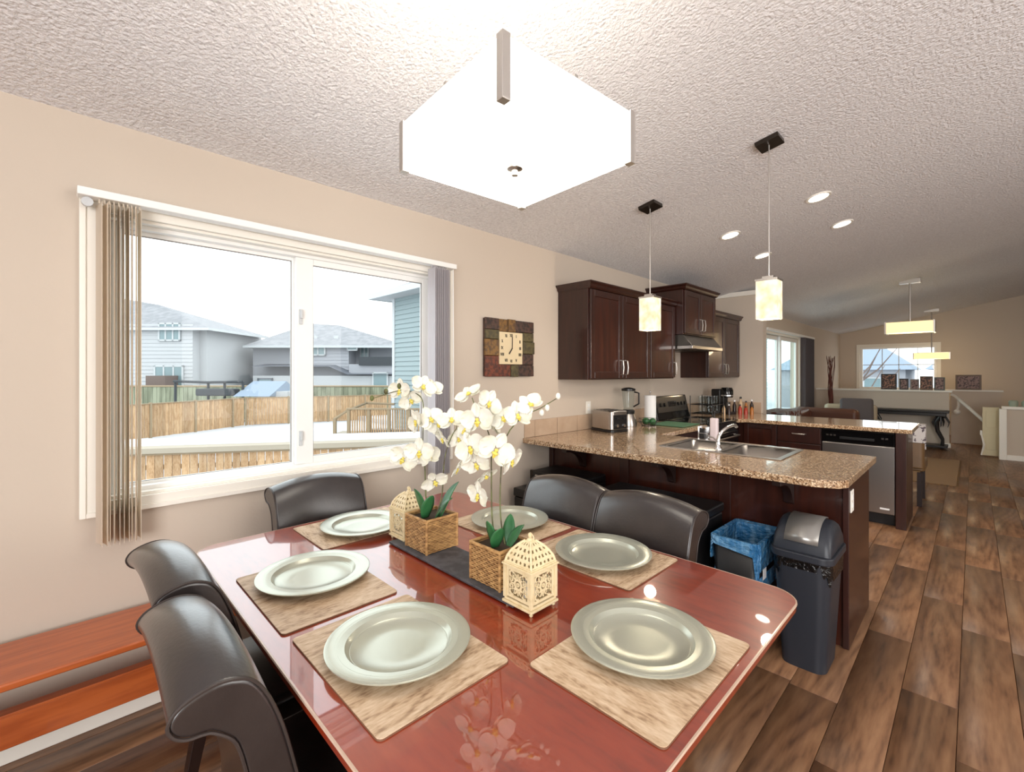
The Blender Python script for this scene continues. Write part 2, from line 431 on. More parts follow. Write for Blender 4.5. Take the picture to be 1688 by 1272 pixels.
# baseboards
def bb(name, x0, x1, y0, y1):
    mb = MB(); mb.box(x0, x1, y0, y1, 0, .085)
    struct(name, mb, 'white_paint', bevel=.004)
bb('baseboard_left', 0, .014, -2.4, 2.86)
bb('baseboard_left', 0, .014, 6.5, 8.3)
bb('baseboard_left', 0, .014, 10.6, 12.0)
bb('baseboard_far', 2.3, 4.4, 14.585, 14.6)
bb('baseboard_divider', 2.08, 2.17, 11.985, 12.0)
bb('baseboard_landing', 2.855, 4.2, 10.965, 10.98)

# ---------------------------------------------------------------- dining window (window_1)
wn = thing('window_1', None, None, (0, 0, 0)); wn['kind'] = 'structure'
mb = MB()
C0, C1, CB, CT = WY0-.082, WY1+.082, .845, 2.12
mb.box(0, .02, C0, WY0, CB, CT); mb.box(0, .02, WY1, C1, CB, CT); mb.box(0, .02, WY0, WY1, CB, WZ0); mb.box(0, .02, WY0, WY1, WZ1, CT)
mb.box(.02, .028, C0, C0+.02, CB, CT); mb.box(.02, .028, C1-.02, C1, CB, CT); mb.box(.02, .028, C0+.02, C1-.02, CB, CB+.02)
mk('casing', mb, 'white_paint', wn, bevel=.003)
mb = MB()
mb.box(-.15, 0, WY0, WY0+.012, WZ0, WZ1); mb.box(-.15, 0, WY1-.012, WY1, WZ0, WZ1); mb.box(-.15, 0, WY0, WY1, WZ0, WZ0+.012); mb.box(-.15, 0, WY0, WY1, WZ1-.012, WZ1)
mk('jamb_liner', mb, 'white_paint', wn)
def frame(y0, y1, z0, z1, t, xa, xb, mb):
    mb.box(xa, xb, y0, y0+t, z0, z1); mb.box(xa, xb, y1-t, y1, z0, z1); mb.box(xa, xb, y0+t, y1-t, z0, z0+t); mb.box(xa, xb, y0+t, y1-t, z1-t, z1)
mb = MB(); frame(WY0+.012, WY1-.012, WZ0+.0, WZ1-.0, .03, -.125, -.045, mb)
mk('window_frame', mb, 'vinyl_white', wn, bevel=.004)
mb = MB(); mb.box(-.084, -.055, .880, .93, WZ0+.03, WZ1-.03)
mk('mullion', mb, 'vinyl_white', wn, bevel=.003)
for (a, b, z0, z1, xo, nm) in ((.155, .899, .912, 2.070, -.115, 'fixed_sash'), (.925, 1.715, .920, 2.072, -.085, 'sliding_sash')):
    mb = MB(); frame(a, b, z0+.002, z1-.02, .03 if nm == 'fixed_sash' else .046, xo, xo+.03, mb)
    sh = mk(nm, mb, 'vinyl_white', wn, bevel=.003)
    t = .028 if nm == 'fixed_sash' else .044
    mb = MB(); frame(a+t, b-t, z0+t, z1-.02-t, .004, xo+.012, xo+.026, mb)
    mk('gasket', mb, 'frame_grey', sh)
    mk('pane', B(xo+.010, xo+.014, a+t, b-t, z0+t, z1-.02-t), 'window_glass', sh)
for z in (1.72, 1.07):
    mb = MB(); mb.box(-.058, -.045, .895, .912, z-.04, z+.04); mb.box(-.045, -.03, .898, .908, z-.01, z+.035)
    mk('latch', mb, 'vinyl_grey', wn, bevel=.002)

# vertical blinds
bl = thing('vertical_blind', 'white headrail with beige vertical vanes drawn to both ends of the dining window', 'blind')
mk('headrail', B(.04, .10, .036, 1.835, 2.098, 2.13), 'vinyl_white', bl, bevel=.004)
for y in (.06, .92, 1.79):
    mb = MB(); mb.box(.0, .07, y-.012, y+.012, 2.128, 2.136); mb.box(0, .006, y-.012, y+.012, 2.07, 2.136)
    mk('bracket', mb, 'dark_metal', bl)
vm = None
ys = [.098, .113, .128, .142, .156, .170, .183, .196, .209, .221]
def vane(y, ang, z0, m, first=[None]):
    me_key = m
    mb = MB(); n = 5
    pts = [(-.043+.086*i/n, .004*math.sin(PI*i/n)) for i in range(n+1)]
    poly = pts+[(a, b+.0012) for a, b in pts[::-1]]
    mb.prism(poly, z0, 2.083)
    mb.box(-.006, .006, -.001, .003, 2.083, 2.099)
    o = mk('vane', mb, m, bl); o.location = (.072, y, 0); o.rotation_euler = (0, 0, ang)
    return o
for i, y in enumerate(ys): vane(y, random.uniform(-.12, .1)+(.25 if i < 2 else 0), .745+random.uniform(-.004, .004), 'blind_vane')
for i in range(9): vane(1.655+i*.014, -.05+random.uniform(-.05, .05), .775, 'blind_vane_grey')
mk('wand', MB().tube([(.105, 1.80, 2.09), (.106, 1.802, 1.5), (.104, 1.80, .98)], .003, 6), 'vinyl_white', bl)
mk('cord_pulley', MB().lathe([(.001, -.01), (.018, -.01), (.018, .01), (.001, .01)], 12, Matrix.Translation((.07, .065, 2.08))@Matrix.Rotation(PI/2, 4, 'Y')), 'vinyl_grey', bl)

# ---------------------------------------------------------------- sliding door (door_1) and far window (window_2)
dr = thing('door_1', None, None); dr['kind'] = 'structure'
mb = MB(); frame(DY0-.08, DY1+.08, -.08, DZ1+.08, .08, 0, .018, mb)
mb2 = MB(); 
for a in ((DY0-.07, DY0, 0, DZ1+.07), (DY1, DY1+.07, 0, DZ1+.07), (DY0, DY1, DZ1, DZ1+.07)): mb2.box(0, .018, *a)
mk('casing', mb2, 'white_paint', dr, bevel=.003)
for a, b, xo in ((DY0+.0, DY0+1.12, -.12), (DY0+1.07, DY1, -.07)):
    mb = MB(); frame(a, b, .01, DZ1, .07, xo, xo+.04, mb)
    sh = mk('door_sash', mb, 'vinyl_white', dr, bevel=.004)
    mk('pane', B(xo+.018, xo+.022, a+.07, b-.07, .08, DZ1-.07), 'door_glass', sh)
bl2 = thing('vertical_blind', 'grey vertical blind stacked at the right side of the sliding glass door', 'blind')
mk('headrail', B(.03, .09, DY0-.05, DY1+.9, 2.14, 2.18), 'vinyl_white', bl2)
for i in range(14):
    mb = B(-.043, .043, 0, .002, .06, 2.14)
    o = mk('vane', mb, 'pillow_grey', bl2); o.location = (.06, DY1+.08+i*.055, 0); o.rotation_euler = (0, 0, .5)
wf = thing('window_2', None, None); wf['kind'] = 'structure'
mb = MB()
for a in ((FX0-.07, FX0, FZ0-.07, FZ1+.07), (FX1, FX1+.07, FZ0-.07, FZ1+.07), (FX0, FX1, FZ0-.07, FZ0), (FX0, FX1, FZ1, FZ1+.07)): mb.box(a[0], a[1], FY-.02, FY, a[2], a[3])
mk('casing', mb, 'white_paint', wf, bevel=.003)
mb = MB()
def frx(x0, x1, z0, z1, t, ya, yb):
    mb.box(x0, x0+t, ya, yb, z0, z1); mb.box(x1-t, x1, ya, yb, z0, z1); mb.box(x0+t, x1-t, ya, yb, z0, z0+t); mb.box(x0+t, x1-t, ya, yb, z1-t, z1)
frx(FX0, FX1, FZ0, FZ1, .05, FY+.04, FY+.1)
mk('window_frame', mb, 'vinyl_white', wf)
mb = MB()
for x in (.86, 1.18, 1.53): mb.box(x-.008, x+.008, FY+.065, FY+.075, FZ0+.05, FZ1-.05)
mb.box(FX0+.05, FX1-.05, FY+.065, FY+.075, 1.62, 1.636)
mk('muntin', mb, 'vinyl_grey', wf)
mk('pane', B(FX0+.05, FX1-.05, FY+.08, FY+.084, FZ0+.05, FZ1-.05), 'window_glass', wf)

# ---------------------------------------------------------------- dining table
TX0, TX1, TY0, TY1, TZ = .42, 2.12, .345, 1.565, .76
def rrect(x0, x1, y0, y1, r, n=6, bow=0):
    p = []
    for cx, cy, a0 in ((x1-r, y1-r, 0), (x0+r, y1-r, PI/2), (x0+r, y0+r, PI), (x1-r, y0+r, 1.5*PI)):
        for i in range(n+1):
            a = a0+PI/2*i/n; p.append((cx+r*math.cos(a), cy+r*math.sin(a)))
    return p
tb = thing('dining_table', 'large glossy cherry red wooden dining table with rounded corners', 'table', (1.27, .955, 0))
hx, hy = (TX1-TX0)/2, (TY1-TY0)/2
mk('tabletop', MB().prism(rrect(-hx, hx, -hy, hy, .085, 8), TZ-.024, TZ), 'table_wood', tb, bevel=.003)
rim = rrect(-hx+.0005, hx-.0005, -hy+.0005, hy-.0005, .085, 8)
mk('edge_highlight', MB().tube([(x, y, TZ-.003) for x, y in rim+[rim[0]]], .0034, 6), 'edge_highlight_pale', tb, smooth=True)  # pale strand standing in for the bright highlight along the table edge
mk('sub_top', MB().prism(rrect(-hx+.02, hx-.02, -hy+.02, hy-.02, .07, 6), TZ-.05, TZ-.0245), 'table_side', tb, bevel=.006)
mb = MB()
ax, ay = hx-.09, hy-.09
mb.box(-ax, ax, -ay, -ay+.022, TZ-.13, TZ-.05); mb.box(-ax, ax, ay-.022, ay, TZ-.13, TZ-.05)
mb.box(-ax, -ax+.022, -ay+.022, ay-.022, TZ-.13, TZ-.05); mb.box(ax-.022, ax, -ay+.022, ay-.022, TZ-.13, TZ-.05)
mk('apron', mb, 'table_side', tb)
for sx in (-1, 1):
    for sy in (-1, 1):
        mb = MB(); cx, cy = sx*.50, sy*.33
        mb.hexa([(cx-.028, cy-.028, 0), (cx+.028, cy-.028, 0), (cx+.028, cy+.028, 0), (cx-.028, cy+.028, 0)],
                [(cx-.045, cy-.045, TZ-.05), (cx+.045, cy-.045, TZ-.05), (cx+.045, cy+.045, TZ-.05), (cx-.045, cy+.045, TZ-.05)])
        mk('leg', mb, 'table_side', tb, bevel=.005)
mk('cross_stretcher', MB().box(-.47, .47, -.03, .03, .14, .20).box(-.03, .03, -.31, -.03, .14, .20).box(-.03, .03, .03, .31, .14, .20).box(-.53, -.47, -.31, .31, .14, .20).box(.47, .53, -.31, .31, .14, .20), 'table_side', tb)

# ---------------------------------------------------------------- dining chairs
PROF = [(-.015, .950), (.010, .932), (.034, .888), (.057, .818), (.075, .74), (.095, .64), (.115, .54), (.125, .46), (.125, .41),
        (.045, .41), (.045, .48), (.035, .56), (.018, .66), (.0, .74), (-.012, .80), (-.025, .838), (-.040, .868), (-.052, .875), (-.069, .879),
        (-.083, .893), (-.089, .915), (-.08, .937), (-.06, .951), (-.035, .957)]
PROF = [(y*1.32 if y < -.03 else y, z*.93) for y, z in PROF]
_P = [Vector((y, z, 0)) for y, z in PROF]; _n = len(_P); _o = []
for _i in range(_n):
    if _i in (8, 9): _o.append(_P[_i][:2]); 
    else: _o.append(_P[_i][:2])
    if _i != 8:
        a0, a1, a2, a3 = _P[_i-1 if _i != 9 else _i], _P[_i], _P[(_i+1) % _n], _P[(_i+2) % _n if _i != 7 else _i+1]
        for u in (.33, .67):
            q = .5*((2*a1)+(-a0+a2)*u+(2*a0-5*a1+4*a2-a3)*u*u+(-a0+3*a1-3*a2+a3)*u**3); _o.append((q.x, q.y))
PROF = _o; PB = PROF.index(tuple(_P[9][:2])); PF = PROF.index(tuple(_P[8][:2]))
def make_chair(label, loc, rz, group=None):
    t = thing('dining_chair', label, 'chair', loc, rz, group)
    W = .212; mb = MB(); nx = 12; n = len(PROF); vs = []; fs = []
    def top(x, z):
        k = max(0, min(1, (z-.62)/.28)); k = k*k*(3-2*k)
        return z+k*(.034*(1-(x/W)**2)-.004)
    for i in range(nx+1):
        u = -1+2*i/nx; x = W*u
        for y, z in PROF: vs.append((x, y, top(x, z)))
    for i in range(nx):
        for k in range(n):
            a, b = i*n+k, i*n+(k+1) % n; fs.append((a, b, b+n, a+n))
    fs.append(tuple(range(n))); fs.append(tuple(range(nx*n, nx*n+n))[::-1])
    mb.add(vs, fs)
    br = mk('backrest', mb, 'leather', t, bevel=.009, seg=3)
    for sx in (-1, 1):
        pts = [(sx*(W-.001), y, top(W, z)-.0) for y, z in PROF[:PF]]
        pts2 = [(sx*(W-.001), y, top(W, z)) for y, z in PROF[PB+12:]]
        mk('piping', MB().tube(pts2+pts, .0032, 6), 'leather_piping', br, smooth=True)
    mb = MB(); mb.prism(rrect(-.212, .212, .07, .425, .035, 4), .375, .478)
    mk('seat', mb, 'leather', t, bevel=.022, seg=4)
    mk('seat_frame', B(-.195, .195, .09, .405, .33, .374), 'dark_wood', t)
    for sx in (-1, 1):
        for (y0, y1) in ((.38, .385), (.085, .02)):
            cx = sx*.185; mb = MB()
            mb.hexa([(cx-.015, y1-.015, 0), (cx+.015, y1-.015, 0), (cx+.015, y1+.015, 0), (cx-.015, y1+.015, 0)],
                    [(cx-.022, y0-.022, .335), (cx+.022, y0-.022, .335), (cx+.022, y0+.022, .335), (cx-.022, y0+.022, .335)])
            mk('leg', mb, 'dark_wood', t, bevel=.003)
    return t
ch = make_chair('dark brown leather dining chair with scrolled back, nearest the camera at bottom left', (1.355, .236, 0), 0)
dup(ch, (.865, .262, 0), .04, 'scrolled back dark leather chair just behind the frontmost one, near the orange bench')
dup(ch, (.235, .890, 0), -PI/2, 'dark leather chair at the head of the table below the window')
dup(ch, (1.095, 1.70, 0), PI, 'dark leather chair across the table on the left, under the black briefcase')
dup(ch, (1.527, 1.70, 0), PI, 'dark leather chair across the table on the right, beside the blue-lined bin')

# ---------------------------------------------------------------- placemats, chargers, slate board
def placemat(x, y, rz, label):
    o = thing('placemat', label, 'placemat', (x, y, TZ), rz, 'wood print placemats')
    mk('mat_sheet', MB().prism(rrect(-.218, .218, -.163, .163, .012, 4), .0035, .005), 'placemat_wood', o)
    mk('mat_backing', MB().prism(rrect(-.2185, .2185, -.1635, .1635, .012, 4), 0, .0035), 'placemat_edge', o)
    return o
def charger(x, y, label, first=[None]):
    if first[0] is None:
        zk = 1.35
        o = thing('charger_plate', label, 'plate', (x, y, TZ+.005), 0, 'silver green charger plates')
        pr = [(.105, 0), (.112, .0), (.118, .004), (.122, .010), (.135, .012), (.160, .0145), (.168, .0155), (.1685, .0175), (.165, .0185), (.135, .0155), (.124, .0145), (.117, .0085), (.110, .0045), (.06, .004), (.0006, .004)]
        mk('plate_body', MB().lathe([(.0006, 0)]+[(r, z*zk) for r, z in pr], 72), 'charger', o, smooth=True)
        mb = MB()
        for r, z in ((.113, .0062), (.140, .0160), (.147, .0166), (.154, .0172), (.161, .0180)):
            mb.tube([(r*math.cos(a), r*math.sin(a), z*zk-.0003) for a in [2*PI*k/48 for k in range(49)]], .0007, 4)
        mk('rim_ridge', mb, 'charger', o, smooth=True)
        first[0] = o; return o
    return dup(first[0], (x, y, TZ+.005), random.uniform(0, 6), label)
sets = [(1.515, .562, 0, 1.512, .572, 'before the nearest chair, lower middle'),
        (1.045, .552, 0, .995, .572, 'on the near side, nearer the window'),
        (1.935, .962, PI/2, 1.906, 1.0, 'at the table end nearest the bins'),
        (1.530, 1.375, PI, 1.545, 1.372, 'before the far right chair'),
        (1.06, 1.375, PI, 1.045, 1.395, 'before the far left chair, behind the orchids'),
        (.622, .905, PI/2, .655, .905, 'at the window end of the table')]
for x, y, rz, px, py, ww in sets:
    placemat(x, y, rz, 'pale wood grain rectangular placemat '+ww)
    charger(px, py, 'round silver green charger plate '+ww)
sl = thing('slate_board', 'long dark grey slate board under the orchid baskets', 'board', (1.235, .968, TZ))
mk('slab', B(-.34, .34, -.077, .077, .004, .012), 'slate', sl, bevel=.002)
for sx in (-.3, .3):
    for sy in (-.05, .05): mk('foot', MB().lathe([(.006, 0), (.006, .004)], 8, Matrix.Translation((sx, sy, 0))), 'black_plastic', sl)

# ---------------------------------------------------------------- wicker planters with orchids
def planter(cx, cy, w, h, label, fl_pts, stems, buds, leaves, d0):
    z0 = TZ+.012
    t = thing('potted_orchid', label, 'plant', (cx, cy, z0), 0)
    org = Vector((cx, cy, z0))
    a = w/2
    # wicker box: woven strands in courses wrapped round a liner
    mk('liner', MB().box(-a+.006, a-.006, -a+.006, a-.006, 0, h-.012), 'moss', t)
    mb = MB(); n = int(h/.0062)
    for j in range(n):
        z = .004+j*.0062; pts = []
        seg = 12
        for (p, q) in (((-a, -a), (a, -a)), ((a, -a), (a, a)), ((a, a), (-a, a)), ((-a, a), (-a, -a))):
            nx, ny = (q[1]-p[1])/w, -(q[0]-p[0])/w
            for i in range(seg):
                u = i/seg; wv = .0016*(1 if (i+j) % 2 else -1) if i else .0
                pts.append((p[0]+(q[0]-p[0])*u+nx*wv, p[1]+(q[1]-p[1])*u+ny*wv, z))
        mb.tube(pts+[pts[0]], .0031, 5)
    o = mk('wicker_weave', mb, 'wicker', t, smooth=True); o['kind'] = 'stuff'
    mb = MB()
    for zz in (h-.004,):
        p = [(-a, -a), (a, -a), (a, a), (-a, a), (-a, -a)]
        for i in range(4): mb.tube([(p[i][0], p[i][1], zz), (p[i+1][0], p[i+1][1], zz)], .0055, 8)
    mk('rim', mb, 'wicker', t, smooth=True)
    for sx in (-1, 1):
        for sy in (-1, 1): mk('corner_post', MB().tube([(sx*a, sy*a, 0), (sx*a, sy*a, h)], .0048, 8), 'wicker', t, smooth=True)
    # leaves: broad folded blades
    for (px, py, dd, base, wd) in leaves:
        tip = at(px, py, d0+dd)-org; b0 = Vector((base[0], base[1], h-.02))
        dirv = tip-b0; L_ = dirv.length; side = Vector((-dirv.y, dirv.x, 0))
        if side.length < .02: side = Vector((1, .3, 0))
        side.normalize(); 
        vs = []; fs = []; n = 9
        for i in range(n+1):
            u = i/n; c = b0+dirv*u+Vector((0, 0, 1))*(.22*L_*math.sin(PI*u*.9)*.6); wi = wd*1.05*min(1, .45+1.9*u)*(max(0, 1-u**2.6)+.01)
            for k, s in ((-1, 1), (-.5, .35), (0, 0), (.5, .35), (1, 1)):
                vs.append(c+side*k*wi+Vector((0, 0, 1))*s*wi*.35)
        for i in range(n):
            for k in range(4):
                q = i*5+k; fs.append((q, q+1, q+6, q+5))
        o = mk('leaf', MB().add(vs, fs), 'leaf', t, smooth=True)
        md = o.modifiers.new('th', 'SOLIDIFY'); md.thickness = .002
    for st in stems:
        pts = [at(px, py, d0+dd)-org for px, py, dd in st[0]]
        pts = [Vector((st[1][0], st[1][1], h-.03))]+pts
        # smooth by Catmull-Rom
        P = [pts[0]]+pts+[pts[-1]]; out = []
        for i in range(1, len(P)-2):
            for k in range(4):
                u = k/4; out.append(.5*((2*P[i])+(-P[i-1]+P[i+1])*u+(2*P[i-1]-5*P[i]+4*P[i+1]-P[i+2])*u*u+(-P[i-1]+3*P[i]-3*P[i+1]+P[i+2])*u**3))
        out.append(pts[-1])
        mk('stem', MB().tube(out, [.0026-.0012*i/len(out) for i in range(len(out))], 6), 'stem', t, smooth=True)
    for px, py, dd in buds:
        p = at(px, py, d0+dd)-org
        mk('bud', MB().sphere(p, .008, 8, (1, 1, 1.4)), 'stem' if px < 660 else 'petal', t, smooth=True)
    for i, (px, py, dd, sz, rx, rz) in enumerate(fl_pts):
        p = at(px, py, d0+dd)-org
        o = link('flower', FLOWER, t); o.location = p; o.rotation_euler = (PI/2+rx*1.3+random.uniform(-.25, .25), random.uniform(-.6, .6), YAW+rz*1.5+random.uniform(-.3, .3)); o.scale = (sz,)*3
        l = link('lip', LIP, o)
    return t
def petal_mesh(L_, W_, ang, cup, z=0):
    """one petal in the XY plane, pointing at ang, cupped towards +Z"""
    vs = []; fs = []; n = 7; m = 6
    for i in range(n+1):
        u = i/n; wi = W_*(math.sin(PI*(u**.8))**.55 if 0 < u < 1 else .08)
        for k in range(m+1):
            v = -1+2*k/m
            x = .006+u*L_; y = v*wi; zz = z+cup*(v*v*.35*W_+u*u*L_*.28)+.0018*math.sin(7*v+5*u)
            vs.append((x*math.cos(ang)-y*math.sin(ang), x*math.sin(ang)+y*math.cos(ang), zz))
    for i in range(n):
        for k in range(m):
            q = i*(m+1)+k; fs.append((q, q+1, q+m+2, q+m+1))
    return vs, fs
mb = MB()
for ang, L_, W_, z in ((PI/2, .040, .016, -.001), (PI/2+2.2, .040, .015, -.001), (PI/2-2.2, .040, .015, -.001), (.12, .044, .026, .001), (PI-.12, .044, .026, .001)):
    mb.add(*petal_mesh(L_, W_, ang, .5, z))
f_ = mk('flower', mb, 'petal', None, smooth=True); FLOWER = f_.data; bpy.data.objects.remove(f_)
mb = MB(); mb.sphere((0, 0, .007), .005); mb.sphere((0, -.008, .008), .006, 8, (1.5, .8, .8)); mb.add(*petal_mesh(.014, .005, -PI/2, 1.2, .006))
f_ = mk('lip', mb, 'lip', None, smooth=True); LIP = f_.data; bpy.data.objects.remove(f_)
R_ = random.uniform
fl2 = [(773, 650, 0, .95, -.9, 0), (805, 664, -.03, 1.0, -.2, .3), (788, 691, -.05, 1.15, .1, -.3), (769, 709, -.02, .9, -.2, -.5), (777, 738, -.06, 1.15, 0, -.4),
       (785, 763, -.03, 1.0, .5, -.2), (800, 783, 0, .85, .6, .2), (817, 741, -.08, 1.25, .05, .1), (841, 758, -.03, 1.1, .1, .7), (812, 701, .02, .95, -.3, .6), (829, 689, 0, .95, -.2, .2),
       (852, 685, -.02, 1.05, -.2, .3), (873, 667, 0, .95, -.6, .4), (790, 815, -.02, 1.0, .1, -.7)]
st2 = [([(811, 850, 0), (810, 774, 0), (809, 730, .0), (800, 700, 0), (786, 676, 0), (778, 655, 0)], (-.01, -.01)),
       ([(825, 850, 0), (826, 774, 0), (835, 719, 0), (863, 686, 0), (890, 673, 0), (920, 655, 0)], (.015, .01))]
fl1 = [(660, 643, 0, 1.0, -.1, -.3), (676, 658, .0, .95, .2, 0), (697, 637, -.03, 1.05, -.5, .2), (712, 641, .02, .9, -.3, .5), (687, 694, -.04, 1.05, 0, -.4), (709, 690, -.03, 1.05, -.2, .4),
       (722, 699, .02, .9, 0, .2), (745, 692, -.03, 1.15, -.4, .2), (731, 722, -.02, .95, .2, -.5), (755, 722, .02, .9, .2, .3), (666, 755, -.04, 1.15, .1, -.3), (692, 744, -.06, 1.15, 0, .1),
       (706, 751, -.02, 1.0, .1, .6), (716, 792, -.04, 1.05, .3, .3), (752, 772, 0, .95, .2, 1.1)]
st1 = [([(702, 816, 0), (700, 761, 0), (697, 723, 0), (698, 670, 0), (690, 651, 0), (668, 643, 0), (648, 646, 0), (613, 657, 0)], (-.015, .0)),
       ([(728, 819, 0), (731, 776, 0), (735, 745, 0), (746, 716, 0), (753, 703, 0), (742, 692, 0)], (.015, 0))]
planter(1.425, .985, .135, .118, 'white orchid in square wicker basket in front, beside the larger-looking cream lantern', fl2, st2, [(902, 672, 0), (920, 653, 0), (893, 680, 0)],
        [(803, 860, -.03, (-.02, -.01), .021), (842, 848, .04, (.01, .02), .020), (864, 866, .01, (.03, .0), .019), (826, 872, -.07, (.005, -.03), .024)], 1.455)
planter(1.045, .985, .135, .122, 'white orchid in square wicker basket at the back, nearer the window', fl1, st1, [(658, 636, 0), (636, 645, 0), (613, 656, 0), (760, 705, 0)],
        [(683, 807, -.02, (-.03, -.01), .026), (712, 818, -.05, (.0, -.03), .030), (756, 796, .03, (.03, .01), .026), (746, 822, -.02, (.03, -.01), .024)], 1.71)

# ---------------------------------------------------------------- lanterns
def make_lantern(label, loc):
    t = thing('candle_lantern', label, 'lantern', loc)
    q = .05
    mb = MB(); mb.box(-.057, .057, -.057, .057, .012, .019); mb.box(-.052, .052, -.052, .052, .019, .026)
    mk('base', mb, 'lantern_cream', t, bevel=.0015)
    for sx in (-1, 1):
        for sy in (-1, 1):
            mk('foot', MB().lathe([(.003, 0), (.006, .004), (.003, .009), (.006, .013)], 8, Matrix.Translation((sx*.046, sy*.046, 0))), 'lantern_cream', t, smooth=True)
            mk('corner_post', B(sx*q-.0045, sx*q+.0045, sy*q-.0045, sy*q+.0045, .026, .118), 'lantern_cream', t)
    for k in range(4):      # pierced scroll-work side panels
        mb = MB(); a = .044; z0, z1 = .03, .114; zc_ = (z0+z1)/2
        mb.box(-a, a, -.0015, .0015, z0, z0+.008); mb.box(-a, a, -.0015, .0015, z1-.008, z1)
        mb.box(-a, -a+.008, -.0015, .0015, z0+.008, z1-.008); mb.box(a-.008, a, -.0015, .0015, z0+.008, z1-.008)
        def ring(cx, cz, r, w, a0=0, a1=2*PI):
            n = 14
            for i in range(n):
                t0, t1 = a0+(a1-a0)*i/n, a0+(a1-a0)*(i+1)/n
                mb.add([(cx+(r-w)*math.cos(t0), -.0014, cz+(r-w)*math.sin(t0)), (cx+(r+w)*math.cos(t0), -.0014, cz+(r+w)*math.sin(t0)), (cx+(r+w)*math.cos(t1), -.0014, cz+(r+w)*math.sin(t1)), (cx+(r-w)*math.cos(t1), -.0014, cz+(r-w)*math.sin(t1)),
                        (cx+(r-w)*math.cos(t0), .0014, cz+(r-w)*math.sin(t0)), (cx+(r+w)*math.cos(t0), .0014, cz+(r+w)*math.sin(t0)), (cx+(r+w)*math.cos(t1), .0014, cz+(r+w)*math.sin(t1)), (cx+(r-w)*math.cos(t1), .0014, cz+(r-w)*math.sin(t1))],
                       [(0, 1, 2, 3), (7, 6, 5, 4), (0, 4, 5, 1), (2, 6, 7, 3), (1, 5, 6, 2), (0, 3, 7, 4)])
        ring(0, zc_, .013, .003); ring(0, zc_, .004, .002)
        for sx in (-1, 1):
            for sz in (-1, 1):
                ring(sx*.024, zc_+sz*.024, .0085, .0022, 0, 5.2); ring(sx*.012, zc_+sz*.020, .006, .002); ring(sx*.026, zc_+sz*.009, .005, .0018)
        for j in range(8):
            an = PI/4*j; mb.box(.013, .030 if j % 2 == 0 else .026, -.0013, .0013, -.0018, .0018, Matrix.Translation((0, 0, zc_))@Matrix.Rotation(-an, 4, 'Y'))
        o = mk('side_panel', mb, 'lantern_cream', t); o.rotation_euler = (0, 0, k*PI/2)
        o.location = (.049*math.sin(k*PI/2), -.049*math.cos(k*PI/2), 0)
    mb = MB(); mb.box(-.058, .058, -.058, .058, .118, .123); mb.box(-.054, .054, -.054, .054, .123, .127)
    mk('eave', mb, 'lantern_cream', t, bevel=.001)
    # curved four-sided roof: ribs and a perforated shell
    pf = [(.050, .127), (.046, .142), (.037, .158), (.025, .172), (.010, .184)]
    for sx in (-1, 1):
        for sy in (-1, 1):
            mk('roof_rib', MB().tube([(sx*a, sy*a, z) for a, z in pf], .0035, 6), 'lantern_cream', t, smooth=True)
    for k in range(4):
        mb = MB(); vs = []
        for j in range(len(pf)-1):
            (a0, z0), (a1, z1) = pf[j], pf[j+1]
            n = 6 if j < 2 else 4
            for i in range(n):
                # leave a hole in every cell: build cell frames
                xs = [(-1+2*i/n), (-1+2*(i+1)/n)]
                def P(u, v):
                    a = a0+(a1-a0)*v; z = z0+(z1-z0)*v; return (u*a, -a, z)
                u0, u1 = xs; du = (u1-u0)
                out = [P(u0, 0), P(u1, 0), P(u1, 1), P(u0, 1)]
                inn = [P(u0+du*.25, .25), P(u1-du*.25, .25), P(u1-du*.25, .75), P(u0+du*.25, .75)]
                if (i+j) % 2: inn = [P(u0+du*.5, .2), P(u1-du*.2, .5), P(u0+du*.5, .8), P(u0+du*.2, .5)]; 
                mb.add(out+inn, [(0, 1, 5, 4), (1, 2, 6, 5), (2, 3, 7, 6), (3, 0, 4, 7)])
        o = mk('roof_panel', mb, 'lantern_cream', t); o.rotation_euler = (0, 0, k*PI/2)
        md = o.modifiers.new('th', 'SOLIDIFY'); md.thickness = .0018
    mk('finial', MB().lathe([(.012, .182), (.009, .188), (.004, .191), (.007, .197), (.0065, .202), (.001, .206)], 12), 'lantern_cream', t, smooth=True)
    mk('ring_handle', MB().tube([(.014*math.cos(a), 0, .190+.014*math.sin(a)) for a in [PI*k/10 for k in range(-2, 6)]], .0015, 6), 'lantern_cream', t)
    mk('candle', MB().lathe([(.02, .026), (.02, .07), (.001, .072)], 16), 'paper_white', t, smooth=True)
    return t
L1 = make_lantern('cream pierced metal lantern standing in front of the front orchid basket', (1.590, .945, TZ))
dup(L1, (.886, .985, TZ), 0, 'cream pierced metal lantern at the window end, half behind the rear orchid basket')

# ---------------------------------------------------------------- chandelier over the table
cz = zc(1.565)
t = thing('pendant_chandelier', 'large square frosted glass pendant light above the dining table', 'lamp', (1.568, .905, 2.0), -.075)
g = .230
mk('glass_bottom', B(-g, g, -g, g, .0, .006), 'shade_glass', t)
for k in range(4):
    o = mk('glass_side', B(-g+.004, g-.004, -g, -g+.006, .012, .135), 'shade_glass', t); o.rotation_euler = (0, 0, k*PI/2)
    mb = MB(); q = g+.002; z0 = -.002 if k else -.002
    mb.box(-q-.004, -q+.018, -q-.004, -q, -.004, .138); mb.box(-q-.004, -q, -q, -q+.018, -.004, .138); mb.box(-q-.004, -q+.018, -q-.004, -q+.018, -.006, -.003)
    o = mk('corner_bracket', mb, 'nickel', t, bevel=.001); o.rotation_euler = (0, 0, k*PI/2)
mk('finial', MB().lathe([(.001, -.026), (.009, -.026), (.009, -.012), (.022, -.008), (.024, 0), (.001, 0)], 20), 'nickel', t, smooth=True)
